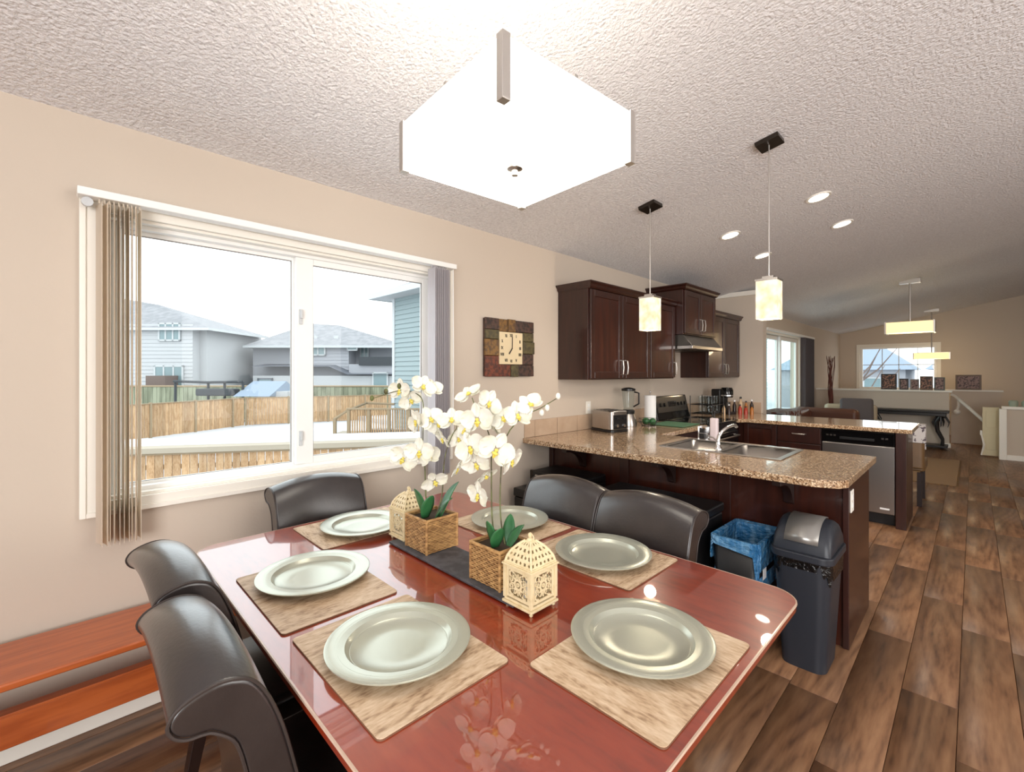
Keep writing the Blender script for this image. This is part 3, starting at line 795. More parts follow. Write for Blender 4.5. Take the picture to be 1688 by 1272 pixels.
mk('frame_crossbar', MB().box(-g, g, -.006, .006, .136, .144).box(-.006, .006, -g, g, .136, .144), 'nickel', t)
mk('cable', MB().tube([(0, 0, .14), (0, 0, cz-2.0-.02)], .0035, 8), 'white_paint', t)
mk('canopy', MB().lathe([(.06, cz-2.0-.026), (.065, cz-2.0-.012), (.065, cz-2.0+.01)], 24), 'nickel', t, smooth=True)
pl = bpy.data.lights.new('chandelier_bulb', 'POINT'); pl.energy = 4; pl.color = (1, .93, .84); pl.shadow_soft_size = .2
po = bpy.data.objects.new('chandelier_bulb', pl); COL.objects.link(po); po.location = (1.565, .915, 2.30)

# ---------------------------------------------------------------- kitchen pendants and recessed lights
def pendant(x, y, ztop, zbot, label):
    zz = zc(x); t = thing('pendant_light', label, 'lamp', (x, y, zbot), 0, 'kitchen pendants')
    hgt = ztop-zbot; q = .055
    mb = MB(); mb.box(-q, q, -q, -q+.005, 0, hgt); mb.box(-q, q, q-.005, q, 0, hgt); mb.box(-q, -q+.005, -q+.005, q-.005, 0, hgt); mb.box(q-.005, q, -q+.005, q-.005, 0, hgt)
    mk('lamp_shade', mb, 'pendant_glass', t, bevel=.001)
    mk('bulb', MB().sphere((0, 0, hgt*.5), .03), 'shade_glass', t, smooth=True)
    mb = MB(); mb.box(-q-.004, q+.004, -q-.004, q+.004, hgt, hgt+.012); mb.box(-.03, .03, -.03, .03, hgt+.012, hgt+.03)
    mk('cap', mb, 'nickel', t, bevel=.001)
    mk('rod', MB().tube([(0, 0, hgt+.02), (0, 0, zz-zbot-.02)], .004, 8), 'nickel', t)
    # canopy follows the slope
    mb = MB(); mb.box(-.062, .062, -.062, .062, -.026, 0, Matrix.Translation((0, 0, zz-zbot))@Matrix.Rotation(-math.atan(K), 4, 'Y'))
    mk('canopy', mb, 'dark_metal', t, bevel=.002)
    l = bpy.data.lights.new('pendant_bulb', 'POINT'); l.energy = 4; l.color = (1, .86, .66); l.shadow_soft_size = .04
    lo = bpy.data.objects.new('pendant_bulb', l); COL.objects.link(lo); lo.location = (x, y, zbot-.07)
pendant(.86, 2.97, 1.948, 1.722, 'small square pendant light in front of the upper cabinets, left one over the peninsula')
pendant(1.64, 2.92, 1.950, 1.732, 'small square pendant light on a long rod, right one over the peninsula')
names = ('first from the dining side on the right', 'farther of the right pair', 'nearest on the left, above the tall cabinet', 'farther of the left pair, behind the right pendant rod')
for (x, y), nn in zip(((1.64, 4.12), (1.64, 5.01), (.97, 4.18), (.95, 5.12)), names):
    z = zc(x); t = thing('recessed_light', 'round white recessed ceiling light, '+nn, 'light', (x, y, z), 0, 'kitchen recessed lights')
    rot = Matrix.Rotation(-math.atan(K), 4, 'Y')
    mk('trim_ring', MB().lathe([(.066, .0), (.066, -.006), (.082, -.008), (.086, -.003), (.086, .0)], 28, rot, cap=False), 'white_paint', t, smooth=True)
    mk('lens', MB().lathe([(.0006, -.005), (.066, -.005), (.066, 0), (.0006, 0)], 28, rot), 'recessed_lens', t)
    l = bpy.data.lights.new('downlight', 'SPOT'); l.energy = 20; l.color = (1, .9, .76); l.spot_size = 2.2; l.spot_blend = .8; l.shadow_soft_size = .06
    lo = bpy.data.objects.new('downlight', l); COL.objects.link(lo); lo.location = (x, y, z-.03)
def far_pend(x, y, zt, zb, half, label):
    t = thing('pendant_light', label, 'lamp', (x, y, zb), 0, 'living room pendants'); zz = zc(x)
    mk('lamp_shade', B(-half, half, -.14, .14, 0, zt-zb), 'far_glass', t, bevel=.004)
    for sx in (-1, 1): mk('end_bracket', B(sx*half-.01, sx*half+.01, -.15, .15, -.01, zt-zb+.01), 'nickel', t)
    mk('crossbar', B(-half, half, -.012, .012, zt-zb, zt-zb+.015), 'nickel', t)
    mk('rod', MB().tube([(0, 0, zt-zb), (0, 0, zz-zb)], .012, 8), 'nickel', t)
    mk('canopy', B(-.12, .12, -.05, .05, zz-zb-.05, zz-zb+.01), 'nickel', t)
    l = bpy.data.lights.new('living_bulb', 'POINT'); l.energy = 8; l.color = (1, .76, .48); l.shadow_soft_size = .1
    lo = bpy.data.objects.new('living_bulb', l); COL.objects.link(lo); lo.location = (x, y, zb-.15)
far_pend(1.81, 8.96, 2.175, 2.02, .27, 'rectangular glowing pendant light hanging in the living area, upper one')
far_pend(1.83, 13.5, 1.86, 1.73, .29, 'rectangular glowing pendant light farthest away, in front of the far window')

# ---------------------------------------------------------------- cabinets
def door_x(par, x, y0, y1, z0, z1, name='door', handle=None, fr=.055):
    """cabinet front facing +X, its back at x"""
    mb = MB(); t = .02
    mb.box(x, x+t, y0, y0+fr, z0, z1); mb.box(x, x+t, y1-fr, y1, z0, z1); mb.box(x, x+t, y0+fr, y1-fr, z0, z0+fr); mb.box(x, x+t, y0+fr, y1-fr, z1-fr, z1)
    d = mk(name, mb, 'cabinet_wood', par, bevel=.004)
    mk('panel', B(x, x+.011, y0+fr-.004, y1-fr+.004, z0+fr-.004, z1-fr+.004), 'cabinet_panel', d)
    if handle:
        hy, za, zb = handle; xx = x+t
        mk('handle', MB().tube([(xx, hy, za), (xx+.024, hy, za+.006), (xx+.03, hy, (za+zb)/2), (xx+.024, hy, zb-.006), (xx, hy, zb)], .0055, 8), 'nickel', d, smooth=True)
    return d
def door_y(par, y, x0, x1, z0, z1, name='door', handle=None, fr=.05, flat=False):
    """cabinet front facing -Y, its back at y"""
    mb = MB(); t = .02
    if flat: mb.box(x0, x1, y-t, y, z0, z1)
    else:
        mb.box(x0, x0+fr, y-t, y, z0, z1); mb.box(x1-fr, x1, y-t, y, z0, z1); mb.box(x0+fr, x1-fr, y-t, y, z0, z0+fr); mb.box(x0+fr, x1-fr, y-t, y, z1-fr, z1)
    d = mk(name, mb, 'cabinet_wood', par, bevel=.004)
    if not flat: mk('panel', B(x0+fr-.004, x1-fr+.004, y-.011, y, z0+fr-.004, z1-fr+.004), 'cabinet_panel', d)
    if handle:
        xa, xb, hz = handle; yy = y-t
        mk('handle', MB().tube([(xa, yy, hz), (xa+.006, yy-.024, hz), ((xa+xb)/2, yy-.03, hz), (xb-.006, yy-.024, hz), (xb, yy, hz)], .0055, 8), 'nickel', d, smooth=True)
    return d
def crown(par, x1, y0, y1, z, left=True, right=True):
    mb = MB(); pf = [(0, 0), (.012, .012), (.018, .03), (.034, .045), (.034, .055)]
    a = pf
    for (e0, h0), (e1, h1) in zip(a[:-1], a[1:]):
        l0, l1 = (e0, e1) if left else (0, 0); r0, r1 = (e0, e1) if right else (0, 0)
        mb.hexa([(.003, y0-l0, z+h0), (x1+e0, y0-l0, z+h0), (x1+e0, y1+r0, z+h0), (.003, y1+r0, z+h0)],
                [(.003, y0-l1, z+h1), (x1+e1, y0-l1, z+h1), (x1+e1, y1+r1, z+h1), (.003, y1+r1, z+h1)])
    mk('crown_moulding', mb, 'cabinet_wood', par)
ZB = 1.365
t = thing('upper_cabinet', 'dark brown two-door wall cabinet at the left end of the row', 'cabinet', (0, 0, 0))
mk('body', B(.003, .31, 2.985, 3.958, ZB, 2.10), 'cabinet_wood', t, bevel=.002)
door_x(t, .31, 3.0, 3.468, ZB+.01, 2.095, handle=(3.436, 1.405, 1.53)); door_x(t, .31, 3.473, 3.953, ZB+.01, 2.095, handle=(3.507, 1.405, 1.53))
crown(t, .33, 2.985, 3.958, 2.10, True, False)
t = thing('upper_cabinet', 'dark brown single-door wall cabinet just left of the range hood', 'cabinet', (0, 0, 0))
mk('body', B(.001, .31, 3.961, 4.47, ZB, 2.10), 'cabinet_wood', t, bevel=.002)
door_x(t, .31, 3.966, 4.465, ZB+.01, 2.095, handle=(4.43, 1.405, 1.53))
crown(t, .33, 3.961, 4.47, 2.10, False, False)
t = thing('upper_cabinet', 'raised dark brown two-door cabinet above the range hood', 'cabinet', (0, 0, 0))
mk('body', B(.001, .405, 4.475, 5.275, 1.815, 2.27), 'cabinet_wood', t, bevel=.002)
door_x(t, .405, 4.49, 4.873, 1.825, 2.265, handle=(4.838, 1.865, 1.99)); door_x(t, .405, 4.878, 5.26, 1.825, 2.265, handle=(4.913, 1.865, 1.99))
crown(t, .425, 4.475, 5.275, 2.27)
t = thing('upper_cabinet', 'dark brown two-door wall cabinet right of the range hood, by the corner', 'cabinet', (0, 0, 0))
mk('body', B(.001, .31, 5.28, 6.325, ZB, 2.10), 'cabinet_wood', t, bevel=.002)
door_x(t, .31, 5.30, 5.79, ZB+.01, 2.095, handle=(5.755, 1.405, 1.53)); door_x(t, .31, 5.795, 6.29, ZB+.01, 2.095, handle=(5.83, 1.405, 1.53))
crown(t, .33, 5.28, 6.325, 2.10, False, False)
t = thing('range_hood', 'slim metal range hood under the raised cabinet', 'hood')
mb = MB(); mb.hexa([(.002, 4.49, 1.70), (.49, 4.49, 1.70), (.49, 5.26, 1.70), (.002, 5.26, 1.70)], [(.002, 4.49, 1.813), (.40, 4.49, 1.813), (.40, 5.26, 1.813), (.002, 5.26, 1.813)])
mk('body', mb, 'panel_grey', t, bevel=.003)
mk('lip', B(.002, .50, 4.485, 5.265, 1.665, 1.70), 'steel', t, bevel=.004)
mk('filter', B(.08, .42, 4.6, 5.15, 1.658, 1.665), 'dark_metal', t)
# base run along the window wall
CZ = .91
t = thing('base_cabinet', 'dark brown base cabinets along the window wall left of the range', 'cabinet')
mk('body', B(.001, .59, 3.54, 4.49, .1, CZ-.04), 'cabinet_wood', t)
mk('toe_kick', B(.001, .52, 3.54, 4.49, 0, .1), 'black_plastic', t)
door_x(t, .59, 3.56, 4.02, .12, .66); door_x(t, .59, 4.03, 4.48, .12, .66); door_x(t, .59, 3.56, 4.48, .68, .86, 'drawer', fr=.035)
t = thing('base_cabinet', 'dark brown corner base cabinet right of the range', 'cabinet')
mk('body', B(.001, .59, 5.30, 6.325, .1, CZ-.04), 'cabinet_wood', t)
mk('toe_kick', B(.001, .52, 5.30, 6.325, 0, .1), 'black_plastic', t)
# peninsula
t = thing('kitchen_peninsula', 'dark brown kitchen peninsula with bar panel and end panel', 'cabinet')
mk('body', MB().box(.001, 2.0, 2.90, 2.915, .1, CZ-.04).box(.001, 2.0, 3.475, 3.49, .1, CZ-.04).box(.001, .016, 2.915, 3.475, .1, CZ-.04).box(1.985, 2.0, 2.915, 3.475, .1, CZ-.04).box(.016, 1.985, 2.915, 3.475, .1, .115), 'cabinet_wood', t)
mk('toe_kick', B(.001, 1.98, 2.92, 3.42, 0, .1), 'black_plastic', t)
mk('back_panel', B(.001, 2.0, 2.88, 2.899, .0, CZ-.04), 'cabinet_panel', t)
for i, (a, b) in enumerate(((.001, .70), (.70, 1.40), (1.40, 2.0))):
    mb = MB()
    mb.box(max(a-.025, .002), a+.045, 2.868, 2.879, 0, CZ-.04)
    mk('stile', mb, 'cabinet_wood', t, bevel=.003)
mk('end_panel', B(2.0, 2.028, 2.86, 3.49, 0, CZ-.04), 'cabinet_wood', t, bevel=.003)
for xx in (.36, 1.08, 1.76):
    mb = MB(); n = 8; pts = [(2.867, CZ-.045), (2.62, CZ-.045), (2.62, CZ-.075)]
    for i in range(n+1):
        a = PI/2*i/n; pts.append((2.64+.19*math.sin(a), CZ-.20+.125*math.cos(a)))
    pts.append((2.867, CZ-.215))
    m_ = Matrix(((0, 0, 1, 0), (1, 0, 0, 0), (0, 1, 0, 0), (0, 0, 0, 1)))
    mb.prism(pts, xx-.022, xx+.022, m_)
    mk('corbel', mb, 'dark_wood', t, bevel=.003)
for i in range(4):
    x0 = .62+.35*i; 
    d = mk('door', B(x0, x0+.34, 3.49, 3.508, .12, .84), 'cabinet_wood', t, bevel=.003)
ol = thing('power_outlet', 'white double outlet on the end panel of the peninsula', 'outlet', (2.028, 2.92, .755))
mk('cover_plate', B(0, .006, -.036, .036, -.057, .057), 'white_paint', ol, bevel=.003)
for z in (-.02, .02): mk('socket', B(.006, .009, -.016, .016, z-.014, z+.014), 'vinyl_white', ol, bevel=.002)
ol = thing('power_outlet', 'white outlet on the wall behind the toaster', 'outlet', (0, 3.415, 1.105))
mk('cover_plate', B(0, .006, -.036, .036, -.057, .057), 'white_paint', ol, bevel=.003)
for z in (-.02, .02): mk('socket', B(.006, .009, -.016, .016, z-.014, z+.014), 'vinyl_white', ol, bevel=.002)
# countertops
def slab(name, pieces, label, parts=None):
    t = thing(name, label, 'countertop'); mb = MB()
    for p in pieces: mb.prism(p, CZ-.038, CZ)
    mk('slab', mb, 'granite', t, bevel=.006, seg=3); return t
SX0, SX1, SY0, SY1 = .945, 1.68, 2.97, 3.46
# outline with a sink cut-out built from four pieces, one continuous mesh
t = thing('peninsula_countertop', 'speckled tan granite countertop of the near peninsula with sink cut-out', 'countertop')
mb = MB(); xs = [0, .001, SX0+.01, SX1-.01, 2.058]
bm = bmesh.new()
def grid_slab(bm, outer, holes, z0, z1):
    """triangulated slab from outline + hole"""
    es = []
    for loop in [outer]+holes:
        vs = [bm.verts.new((x, y, z1)) for x, y in loop]
        es += [bm.edges.new((vs[i], vs[(i+1) % len(vs)])) for i in range(len(vs))]
    r = bmesh.ops.triangle_fill(bm, edges=es, use_beauty=True)
    fs = [g_ for g_ in r['geom'] if isinstance(g_, bmesh.types.BMFace)]
    e = bmesh.ops.extrude_face_region(bm, geom=fs)
    bmesh.ops.translate(bm, verts=[v for v in e['geom'] if isinstance(v, bmesh.types.BMVert)], vec=(0, 0, z0-z1))
    bmesh.ops.recalc_face_normals(bm, faces=bm.faces)
outer = [(.001, 2.555), (1.93, 2.555), (2.03, 2.60), (2.058, 2.66), (2.058, 3.535), (.64, 3.535), (.64, 4.495), (.001, 4.495)]
grid_slab(bm, outer, [[(SX0+.01, SY0+.01), (SX1-.01, SY0+.01), (SX1-.01, SY1-.01), (SX0+.01, SY1-.01)]], CZ-.038, CZ)
me = bpy.data.meshes.new('slab'); bm.to_mesh(me); bm.free(); me.materials.append(M['granite'])
o = link('slab', me, t); md = o.modifiers.new('bevel', 'BEVEL'); md.width = .004; md.segments = 2; md.limit_method = 'ANGLE'; md.angle_limit = 1.0
t = thing('kitchen_countertop', 'speckled tan granite countertop of the far peninsula, wrapping the kitchen corner', 'countertop')
mb = MB(); mb.prism([(.001, 5.295), (.64, 5.295), (.70, 5.40), (2.09, 5.40), (2.09, 6.19), (2.05, 6.22), (.60, 6.22), (.60, 6.325), (.001, 6.325)], CZ-.038, CZ)
mk('slab', mb, 'granite', t, bevel=.005)
# tiled splash
t = thing('tile_backsplash', 'single course of beige ceramic tiles above the counter along the wall', 'backsplash')
y = 2.69; i = 0
while y < 6.3:
    w_ = .276
    if y+w_ > 6.32: w_ = 6.32-y
    ya, yb = y, y+w_-.003
    if ya < 4.505 < yb: yb = 4.505
    if ya < 5.285 < yb: ya = 5.287
    if not (4.505 <= ya < 5.287):
        mk('tile', B(.001, .010, ya, yb, CZ+.001, 1.045), 'tile', t, bevel=.0015, seg=1)
    y += .2785
for xx in (.02, .30):
    mk('tile', B(xx, xx+.275, 6.32, 6.329, CZ+.001, 1.045), 'tile', t, bevel=.0015, seg=1)
mk('tile', B(.001, .010, 2.57, 2.687, CZ+.001, 1.045), 'tile', t, bevel=.0015, seg=1)
# sink
t = thing('kitchen_sink', 'stainless steel double bowl sink set in the near countertop', 'sink', (0, 0, 0))
mb = MB(); mb.box(SX0-.012, SX1+.012, SY0-.012, SY0+.022, CZ, CZ+.006); mb.box(SX0-.012, SX1+.012, SY1-.022, SY1+.012, CZ, CZ+.006)
mb.box(SX0-.012, SX0+.022, SY0+.022, SY1-.022, CZ, CZ+.006); mb.box(SX1-.022, SX1+.012, SY0+.022, SY1-.022, CZ, CZ+.006); mb.box(1.295, 1.33, SY0+.022, SY1-.022, CZ, CZ+.006)
mk('sink_rim', mb, 'steel', t, bevel=.002)
for (x0, x1) in ((SX0+.018, 1.30), (1.325, SX1-.018)):
    mb = MB(); y0, y1 = SY0+.018, SY1-.018; zb = CZ-.19; a = .03; w_ = .002
    lo = rrect(x0+a, x1-a, y0+a, y1-a, .05, 5); hi = rrect(x0, x1, y0, y1, .05, 5); n = len(lo)
    vs = [(x, y, CZ+.001) for x, y in hi]+[(x, y, zb+.03) for x, y in rrect(x0+.012, x1-.012, y0+.012, y1-.012, .05, 5)]+[(x, y, zb) for x, y in lo]
    fs = [(j*n+i, j*n+(i+1) % n, (j+1)*n+(i+1) % n, (j+1)*n+i) for j in range(2) for i in range(n)]+[tuple(range(2*n, 3*n))]
    o = mk('bowl', MB().add(vs, fs), 'steel', t, smooth=True); md = o.modifiers.new('th', 'SOLIDIFY'); md.thickness = .002; md.offset = 1
    mk('drain', MB().lathe([(.0006, 0), (.04, 0), (.042, .004), (.0006, .004)], 20, Matrix.Translation(((x0+x1)/2, (y0+y1)/2, zb+.001))), 'chrome', o)
t = thing('kitchen_faucet', 'chrome single spout faucet behind the sink bowls', 'faucet', (1.29, 3.08, CZ+.006))
mk('base', MB().lathe([(.026, 0), (.026, .008), (.016, .02), (.014, .05), (.0005, .052)], 20), 'chrome', t, smooth=True)
pts = [(0, 0, .05), (0, .01, .085), (.01, .035, .115), (.028, .08, .14), (.045, .125, .152), (.055, .155, .150), (.058, .165, .138)]
mk('spout', MB().tube(pts, [.012, .0115, .011, .0105, .010, .0105, .011], 12), 'chrome', t, smooth=True)
mk('lever', MB().tube([(0, 0, .05), (-.03, -.005, .075), (-.06, -.01, .082)], .006, 8), 'chrome', t, smooth=True)
# countertop small things
t = thing('toaster', 'brushed steel four-slice toaster with black base on the counter corner', 'toaster', (.21, 3.44, CZ), -.25)
mb = MB(); mb.prism(rrect(-.135, .135, -.10, .10, .035, 5), .018, .185)
mk('body', mb, 'steel', t, bevel=.012, seg=3)
mk('base', MB().prism(rrect(-.142, .142, -.105, .105, .035, 5), .0, .02), 'black_plastic', t, bevel=.003)
for sx in (-.075, -.025, .025, .075): mk('slot', B(sx-.012, sx+.012, -.075, .075, .1845, .187), 'black_plastic', t)
mk('control_panel', B(.136, .141, -.075, .075, .03, .15), 'black_plastic', t)
for sy in (-.04, .04):
    mk('lever', B(.141, .16, sy-.016, sy+.016, .115, .125), 'black_plastic', t, bevel=.002)
    mk('knob', MB().lathe([(.014, 0), (.013, .012), (.001, .013)], 12, Matrix.Translation((.141, sy, .06))@Matrix.Rotation(PI/2, 4, 'Y')), 'chrome', t, smooth=True)
t = thing('blender', 'blender with black base and clear jar behind the toaster', 'blender', (.15, 3.86, CZ))
mk('base', MB().lathe([(.078, 0), (.08, .02), (.066, .09), (.055, .12), (.0005, .12)], 20), 'steel', t, smooth=True)
mk('collar', MB().lathe([(.056, .12), (.06, .15), (.05, .16), (.0005, .16)], 20), 'black_plastic', t, smooth=True)
mk('jar', MB().lathe([(.045, .16), (.05, .2), (.062, .34), (.060, .34), (.047, .2), (.042, .165)], 20, cap=False), 'clear_glass', t, smooth=True)
mk('lid', MB().lathe([(.066, .34), (.066, .36), (.03, .37), (.0005, .372)], 20), 'black_plastic', t, smooth=True)
mk('handle', MB().tube([(.058, .01, .33), (.10, .02, .32), (.10, .02, .22), (.05, .01, .19)], .008, 8), 'black_plastic', t, smooth=True)
t = thing('paper_towel_holder', 'white roll of paper towels standing upright left of the range', 'paper towel', (.17, 4.24, CZ))
mk('base', MB().lathe([(.075, 0), (.075, .01), (.0005, .012)], 24), 'black_plastic', t, smooth=True)
mk('roll', MB().lathe([(.058, .012), (.058, .285), (.02, .285)], 28), 'paper_white', t, smooth=True)
mk('post', MB().tube([(0, 0, .01), (0, 0, .315)], .005, 8), 'chrome', t)
mk('knob', MB().sphere((0, 0, .318), .01), 'chrome', t, smooth=True)
t = thing('fruit_basket', 'low black wire basket with dark fruit beside the toaster', 'basket', (.27, 4.02, CZ))
mb = MB()
for r, z in ((.06, .003), (.085, .04), (.09, .07)): mb.tube([(r*math.cos(a), r*math.sin(a), z) for a in [2*PI*k/20 for k in range(21)]], .002, 5)
for k in range(12):
    a = 2*PI*k/12; mb.tube([(.06*math.cos(a), .06*math.sin(a), .003), (.085*math.cos(a), .085*math.sin(a), .04), (.09*math.cos(a), .09*math.sin(a), .07)], .0018, 5)
mk('wire', mb, 'black_plastic', t)
for p in ((-.03, 0, .045), (.035, .02, .045), (0, -.035, .05)):
    o = mk('avocado', MB().sphere((.27+p[0], 4.02+p[1], CZ+p[2]), .032), 'leaf', None, smooth=True); tag(o, {-.03: 'dark green fruit in the wire basket, the one nearest the wall', .035: 'dark green fruit in the wire basket, the one nearest the range', 0: 'dark green fruit in the wire basket, the one nearest the toaster'}[p[0]], 'fruit', 'fruit in the wire basket')
t = thing('cutting_board', 'green glass cutting board lying flat beside the range', 'cutting board', (.42, 4.28, CZ), .0)
mk('sheet', MB().prism(rrect(-.19, .16, -.18, .20, .02, 4), .003, .011), 'green_board', t, bevel=.002)
for sx in (-.15, .12):
    for sy in (-.14, .16): mk('foot', MB().lathe([(.008, 0), (.008, .003)], 8, Matrix.Translation((sx, sy, 0))), 'black_plastic', t)
# range
t = thing('kitchen_range', 'black electric range with angled control panel and knobs', 'stove', (0, 4.905, 0))
mk('body', B(.02, .64, -.395, .375, .04, .895), 'black_plastic', t, bevel=.004)
mk('cooktop', B(.02, .655, -.40, .38, .895, .915), 'burner_glass', t, bevel=.003)
for (x, y, r) in ((.22, -.2, .09), (.22, .18, .075), (.48, -.2, .075), (.48, .18, .10)):
    mk('burner_ring', MB().tube([(x+r*math.cos(a), y+r*math.sin(a), .9155) for a in [2*PI*k/28 for k in range(29)]], .002, 4), 'panel_grey', t)
mb = MB(); mb.hexa([(.005, -.395, .915), (.12, -.395, .915), (.12, .375, .915), (.005, .375, .915)], [(.005, -.395, 1.165), (.06, -.395, 1.165), (.06, .375, 1.165), (.005, .375, 1.165)])
mk('back_panel', mb, 'black_gloss', t, bevel=.006)
mb = MB(); mb.hexa([(.10, -.36, .99), (.103, -.36, .99), (.103, .34, .99), (.10, .34, .99)], [(.066, -.36, 1.15), (.070, -.36, 1.15), (.070, .34, 1.15), (.066, .34, 1.15)])
mk('control_strip', mb, 'panel_grey', t)
tilt = Matrix.Rotation(PI/2-.22, 4, 'Y')
for y in (-.29, -.20, .13, .21, .29):
    k = mk('knob', MB().lathe([(.022, 0), (.02, .02), (.001, .021)], 14, Matrix.Translation((.086, y, 1.07))@tilt), 'black_plastic', t, smooth=True)
mk('display', B(.083, .093, -.11, .06, 1.045, 1.105, None), 'black_gloss', t)
mk('oven_door', B(.641, .665, -.38, .36, .2, .80), 'black_gloss', t, bevel=.004)
mk('oven_handle', MB().tube([(.665, -.33, .75), (.70, -.32, .75), (.70, .30, .75), (.665, .31, .75)], .01, 8), 'steel', t, smooth=True)
mk('drawer', B(.641, .66, -.38, .36, .05, .19), 'black_gloss', t, bevel=.004)
# wire rack with glasses, coffee maker, bottles on the corner counter
t = thing('glass_rack', 'two-tier black rack of drinking glasses right of the range', 'rack', (.22, 5.52, CZ))
mb = MB()
for sx in (-.13, .13):
    for sy in (-.17, .17): mb.tube([(sx, sy, 0), (sx, sy, .24)], .005, 6)
for z in (.03, .135):
    for sx in (-.13, .13): mb.tube([(sx, -.17, z), (sx, .17, z)], .004, 6)
    for k in range(9): mb.tube([(-.13, -.17+.0425*k, z), (.13, -.17+.0425*k, z)], .0025, 5)
mk('wire_frame', mb, 'black_plastic', t)
g0 = None
for z, lab in ((.139, 'clear drinking glass on the upper tier of the black rack'), (.034, 'clear glass on the lower tier of the rack')):
    for sx in (.075, -.02):
        for k in range(4):
            p = (.22+sx, 5.52-.125+.083*k, CZ+z)
            if g0 is None:
                g0 = mk('drinking_glass', MB().lathe([(.0006, 0), (.026, 0), (.033, .095), (.0315, .095), (.025, .004), (.0006, .004)], 16, cap=False), 'clear_glass', None, smooth=True, loc=p)
                tag(g0, lab, 'glass', 'glasses on the rack')
            else:
                o = g0.copy(); COL.objects.link(o); o.location = p; o['label'] = lab; o['group'] = 'glasses on the rack, '+('upper' if z > .1 else 'lower')+' tier'
g0['group'] = 'glasses on the rack, upper tier'; g0['label'] = 'clear drinking glass on the upper tier of the black rack'
t = thing('coffee_maker', 'black coffee maker with round top and tall body in the counter corner', 'coffee maker', (.26, 5.90, CZ), -.3)
mk('body', B(-.11, .02, -.08, .08, 0, .31), 'black_plastic', t, bevel=.015)
mk('head', MB().lathe([(.07, .21), (.075, .23), (.075, .30), (.06, .33), (.0005, .335)], 20, Matrix.Translation((.06, 0, 0))), 'black_gloss', t, smooth=True)
mk('drip_tray', B(-.02, .14, -.07, .07, 0, .03), 'black_plastic', t, bevel=.004)
mk('metal_band', MB().lathe([(.0765, .225), (.0765, .24)], 20, Matrix.Translation((.06, 0, 0)), cap=False), 'chrome', t)
mk('travel_mug', MB().lathe([(.028, .031), (.034, .15), (.001, .155)], 16, Matrix.Translation((.07, 0, 0))), 'panel_grey', t, smooth=True)
bots = [(.36, 6.02, .17, .022, 'spice_dark', 'tall dark bottle next to the coffee maker'), (.40, 6.12, .21, .024, 'spice_pale', 'tallest pale oil bottle of the sauce bottles'), (.44, 5.98, .12, .022, 'spice_red', 'short red sauce bottle at the front of the bottle group'),
        (.47, 6.10, .16, .02, 'spice_amber', 'amber bottle in the middle of the bottle group'), (.50, 6.0, .10, .022, 'spice_red', 'small red jar near the counter edge'), (.53, 6.12, .18, .021, 'spice_dark', 'dark capped bottle at the back of the bottle group'),
        (.56, 6.03, .11, .02, 'spice_amber', 'rightmost small amber jar of the bottle group'), (.34, 5.72, .13, .02, 'spice_pale', 'pale salt shaker left of the bottles'), (.38, 5.78, .13, .02, 'spice_dark', 'dark pepper shaker left of the bottles')]
for x, y, h_, r, m_, lab in bots:
    t = thing('sauce_bottle', lab, 'bottle', (x, y, CZ), 0, 'sauce bottles in the counter corner')
    mk('bottle_body', MB().lathe([(r, 0), (r, h_*.6), (r*.45, h_*.8), (r*.4, h_*.9), (.0005, h_*.9)], 14), m_, t, smooth=True)
    mk('cap', MB().lathe([(r*.55, h_*.88), (r*.5, h_), (.0005, h_)], 12), 'black_plastic' if m_ != 'spice_dark' else 'paper_white', t, smooth=True)
t = thing('soap_bottle', 'pale dish soap bottle standing behind the faucet', 'bottle', (1.10, 3.50, CZ))
mk('bottle_body', MB().prism(rrect(-.03, .03, -.02, .02, .015, 4), 0, .17), 'soap_pale', t, bevel=.008)
mk('pump', MB().tube([(0, 0, .17), (0, 0, .21), (.03, 0, .212)], .005, 6), 'black_plastic', t)
t = thing('utensil_cup', 'small dark wire caddy of sponges beside the soap bottle', 'caddy', (1.02, 3.50, CZ))
mb = MB()
for z in (.004, .05, .1): mb.tube([(x, y, z) for x, y in rrect(-.035, .035, -.025, .025, .01, 3)+[rrect(-.035, .035, -.025, .025, .01, 3)[0]]], .0025, 5)
for x, y in rrect(-.035, .035, -.025, .025, .01, 3): mb.tube([(x, y, .004), (x, y, .1)], .002, 5)
mk('wire', mb, 'chrome', t)
mk('sponge', B(-.025, .0, -.018, .018, .006, .085), 'black_plastic', t, bevel=.003); mk('brush', B(.006, .026, -.018, .018, .006, .075), 'slate', t, bevel=.003)
# far peninsula
t = thing('base_cabinet', 'dark brown drawers and end panel of the far peninsula', 'cabinet')
mk('body', B(.60, 1.395, 5.46, 6.0, .1, CZ-.04), 'cabinet_wood', t)
mk('toe_kick', B(.60, 1.395, 5.50, 6.0, 0, .1), 'black_plastic', t)
mk('back_panel', B(.60, 2.05, 6.0, 6.02, 0, CZ-.04), 'cabinet_panel', t)
mk('end_panel', B(1.975, 2.05, 5.40, 6.0, 0, CZ-.04), 'cabinet_wood', t, bevel=.003)
door_y(t, 5.46, .66, .99, .12, .86)
door_y(t, 5.46, 1.0, 1.39, .70, .86, 'drawer', handle=(1.14, 1.26, .79), flat=True)
for z0, z1 in ((.42, .69), (.12, .41)): door_y(t, 5.46, 1.0, 1.39, z0, z1, 'drawer', handle=(1.14, 1.26, (z0+z1)/2), flat=True)
t = thing('dishwasher', 'stainless steel dishwasher with black control strip in the far peninsula', 'dishwasher')
mk('body', B(1.40, 1.972, 5.47, 6.0, .1, CZ-.04), 'black_plastic', t)
mk('toe_kick', B(1.40, 1.972, 5.50, 6.0, 0, .1), 'black_plastic', t)
mk('door', B(1.402, 1.968, 5.435, 5.469, .11, .735), 'steel', t, bevel=.006)
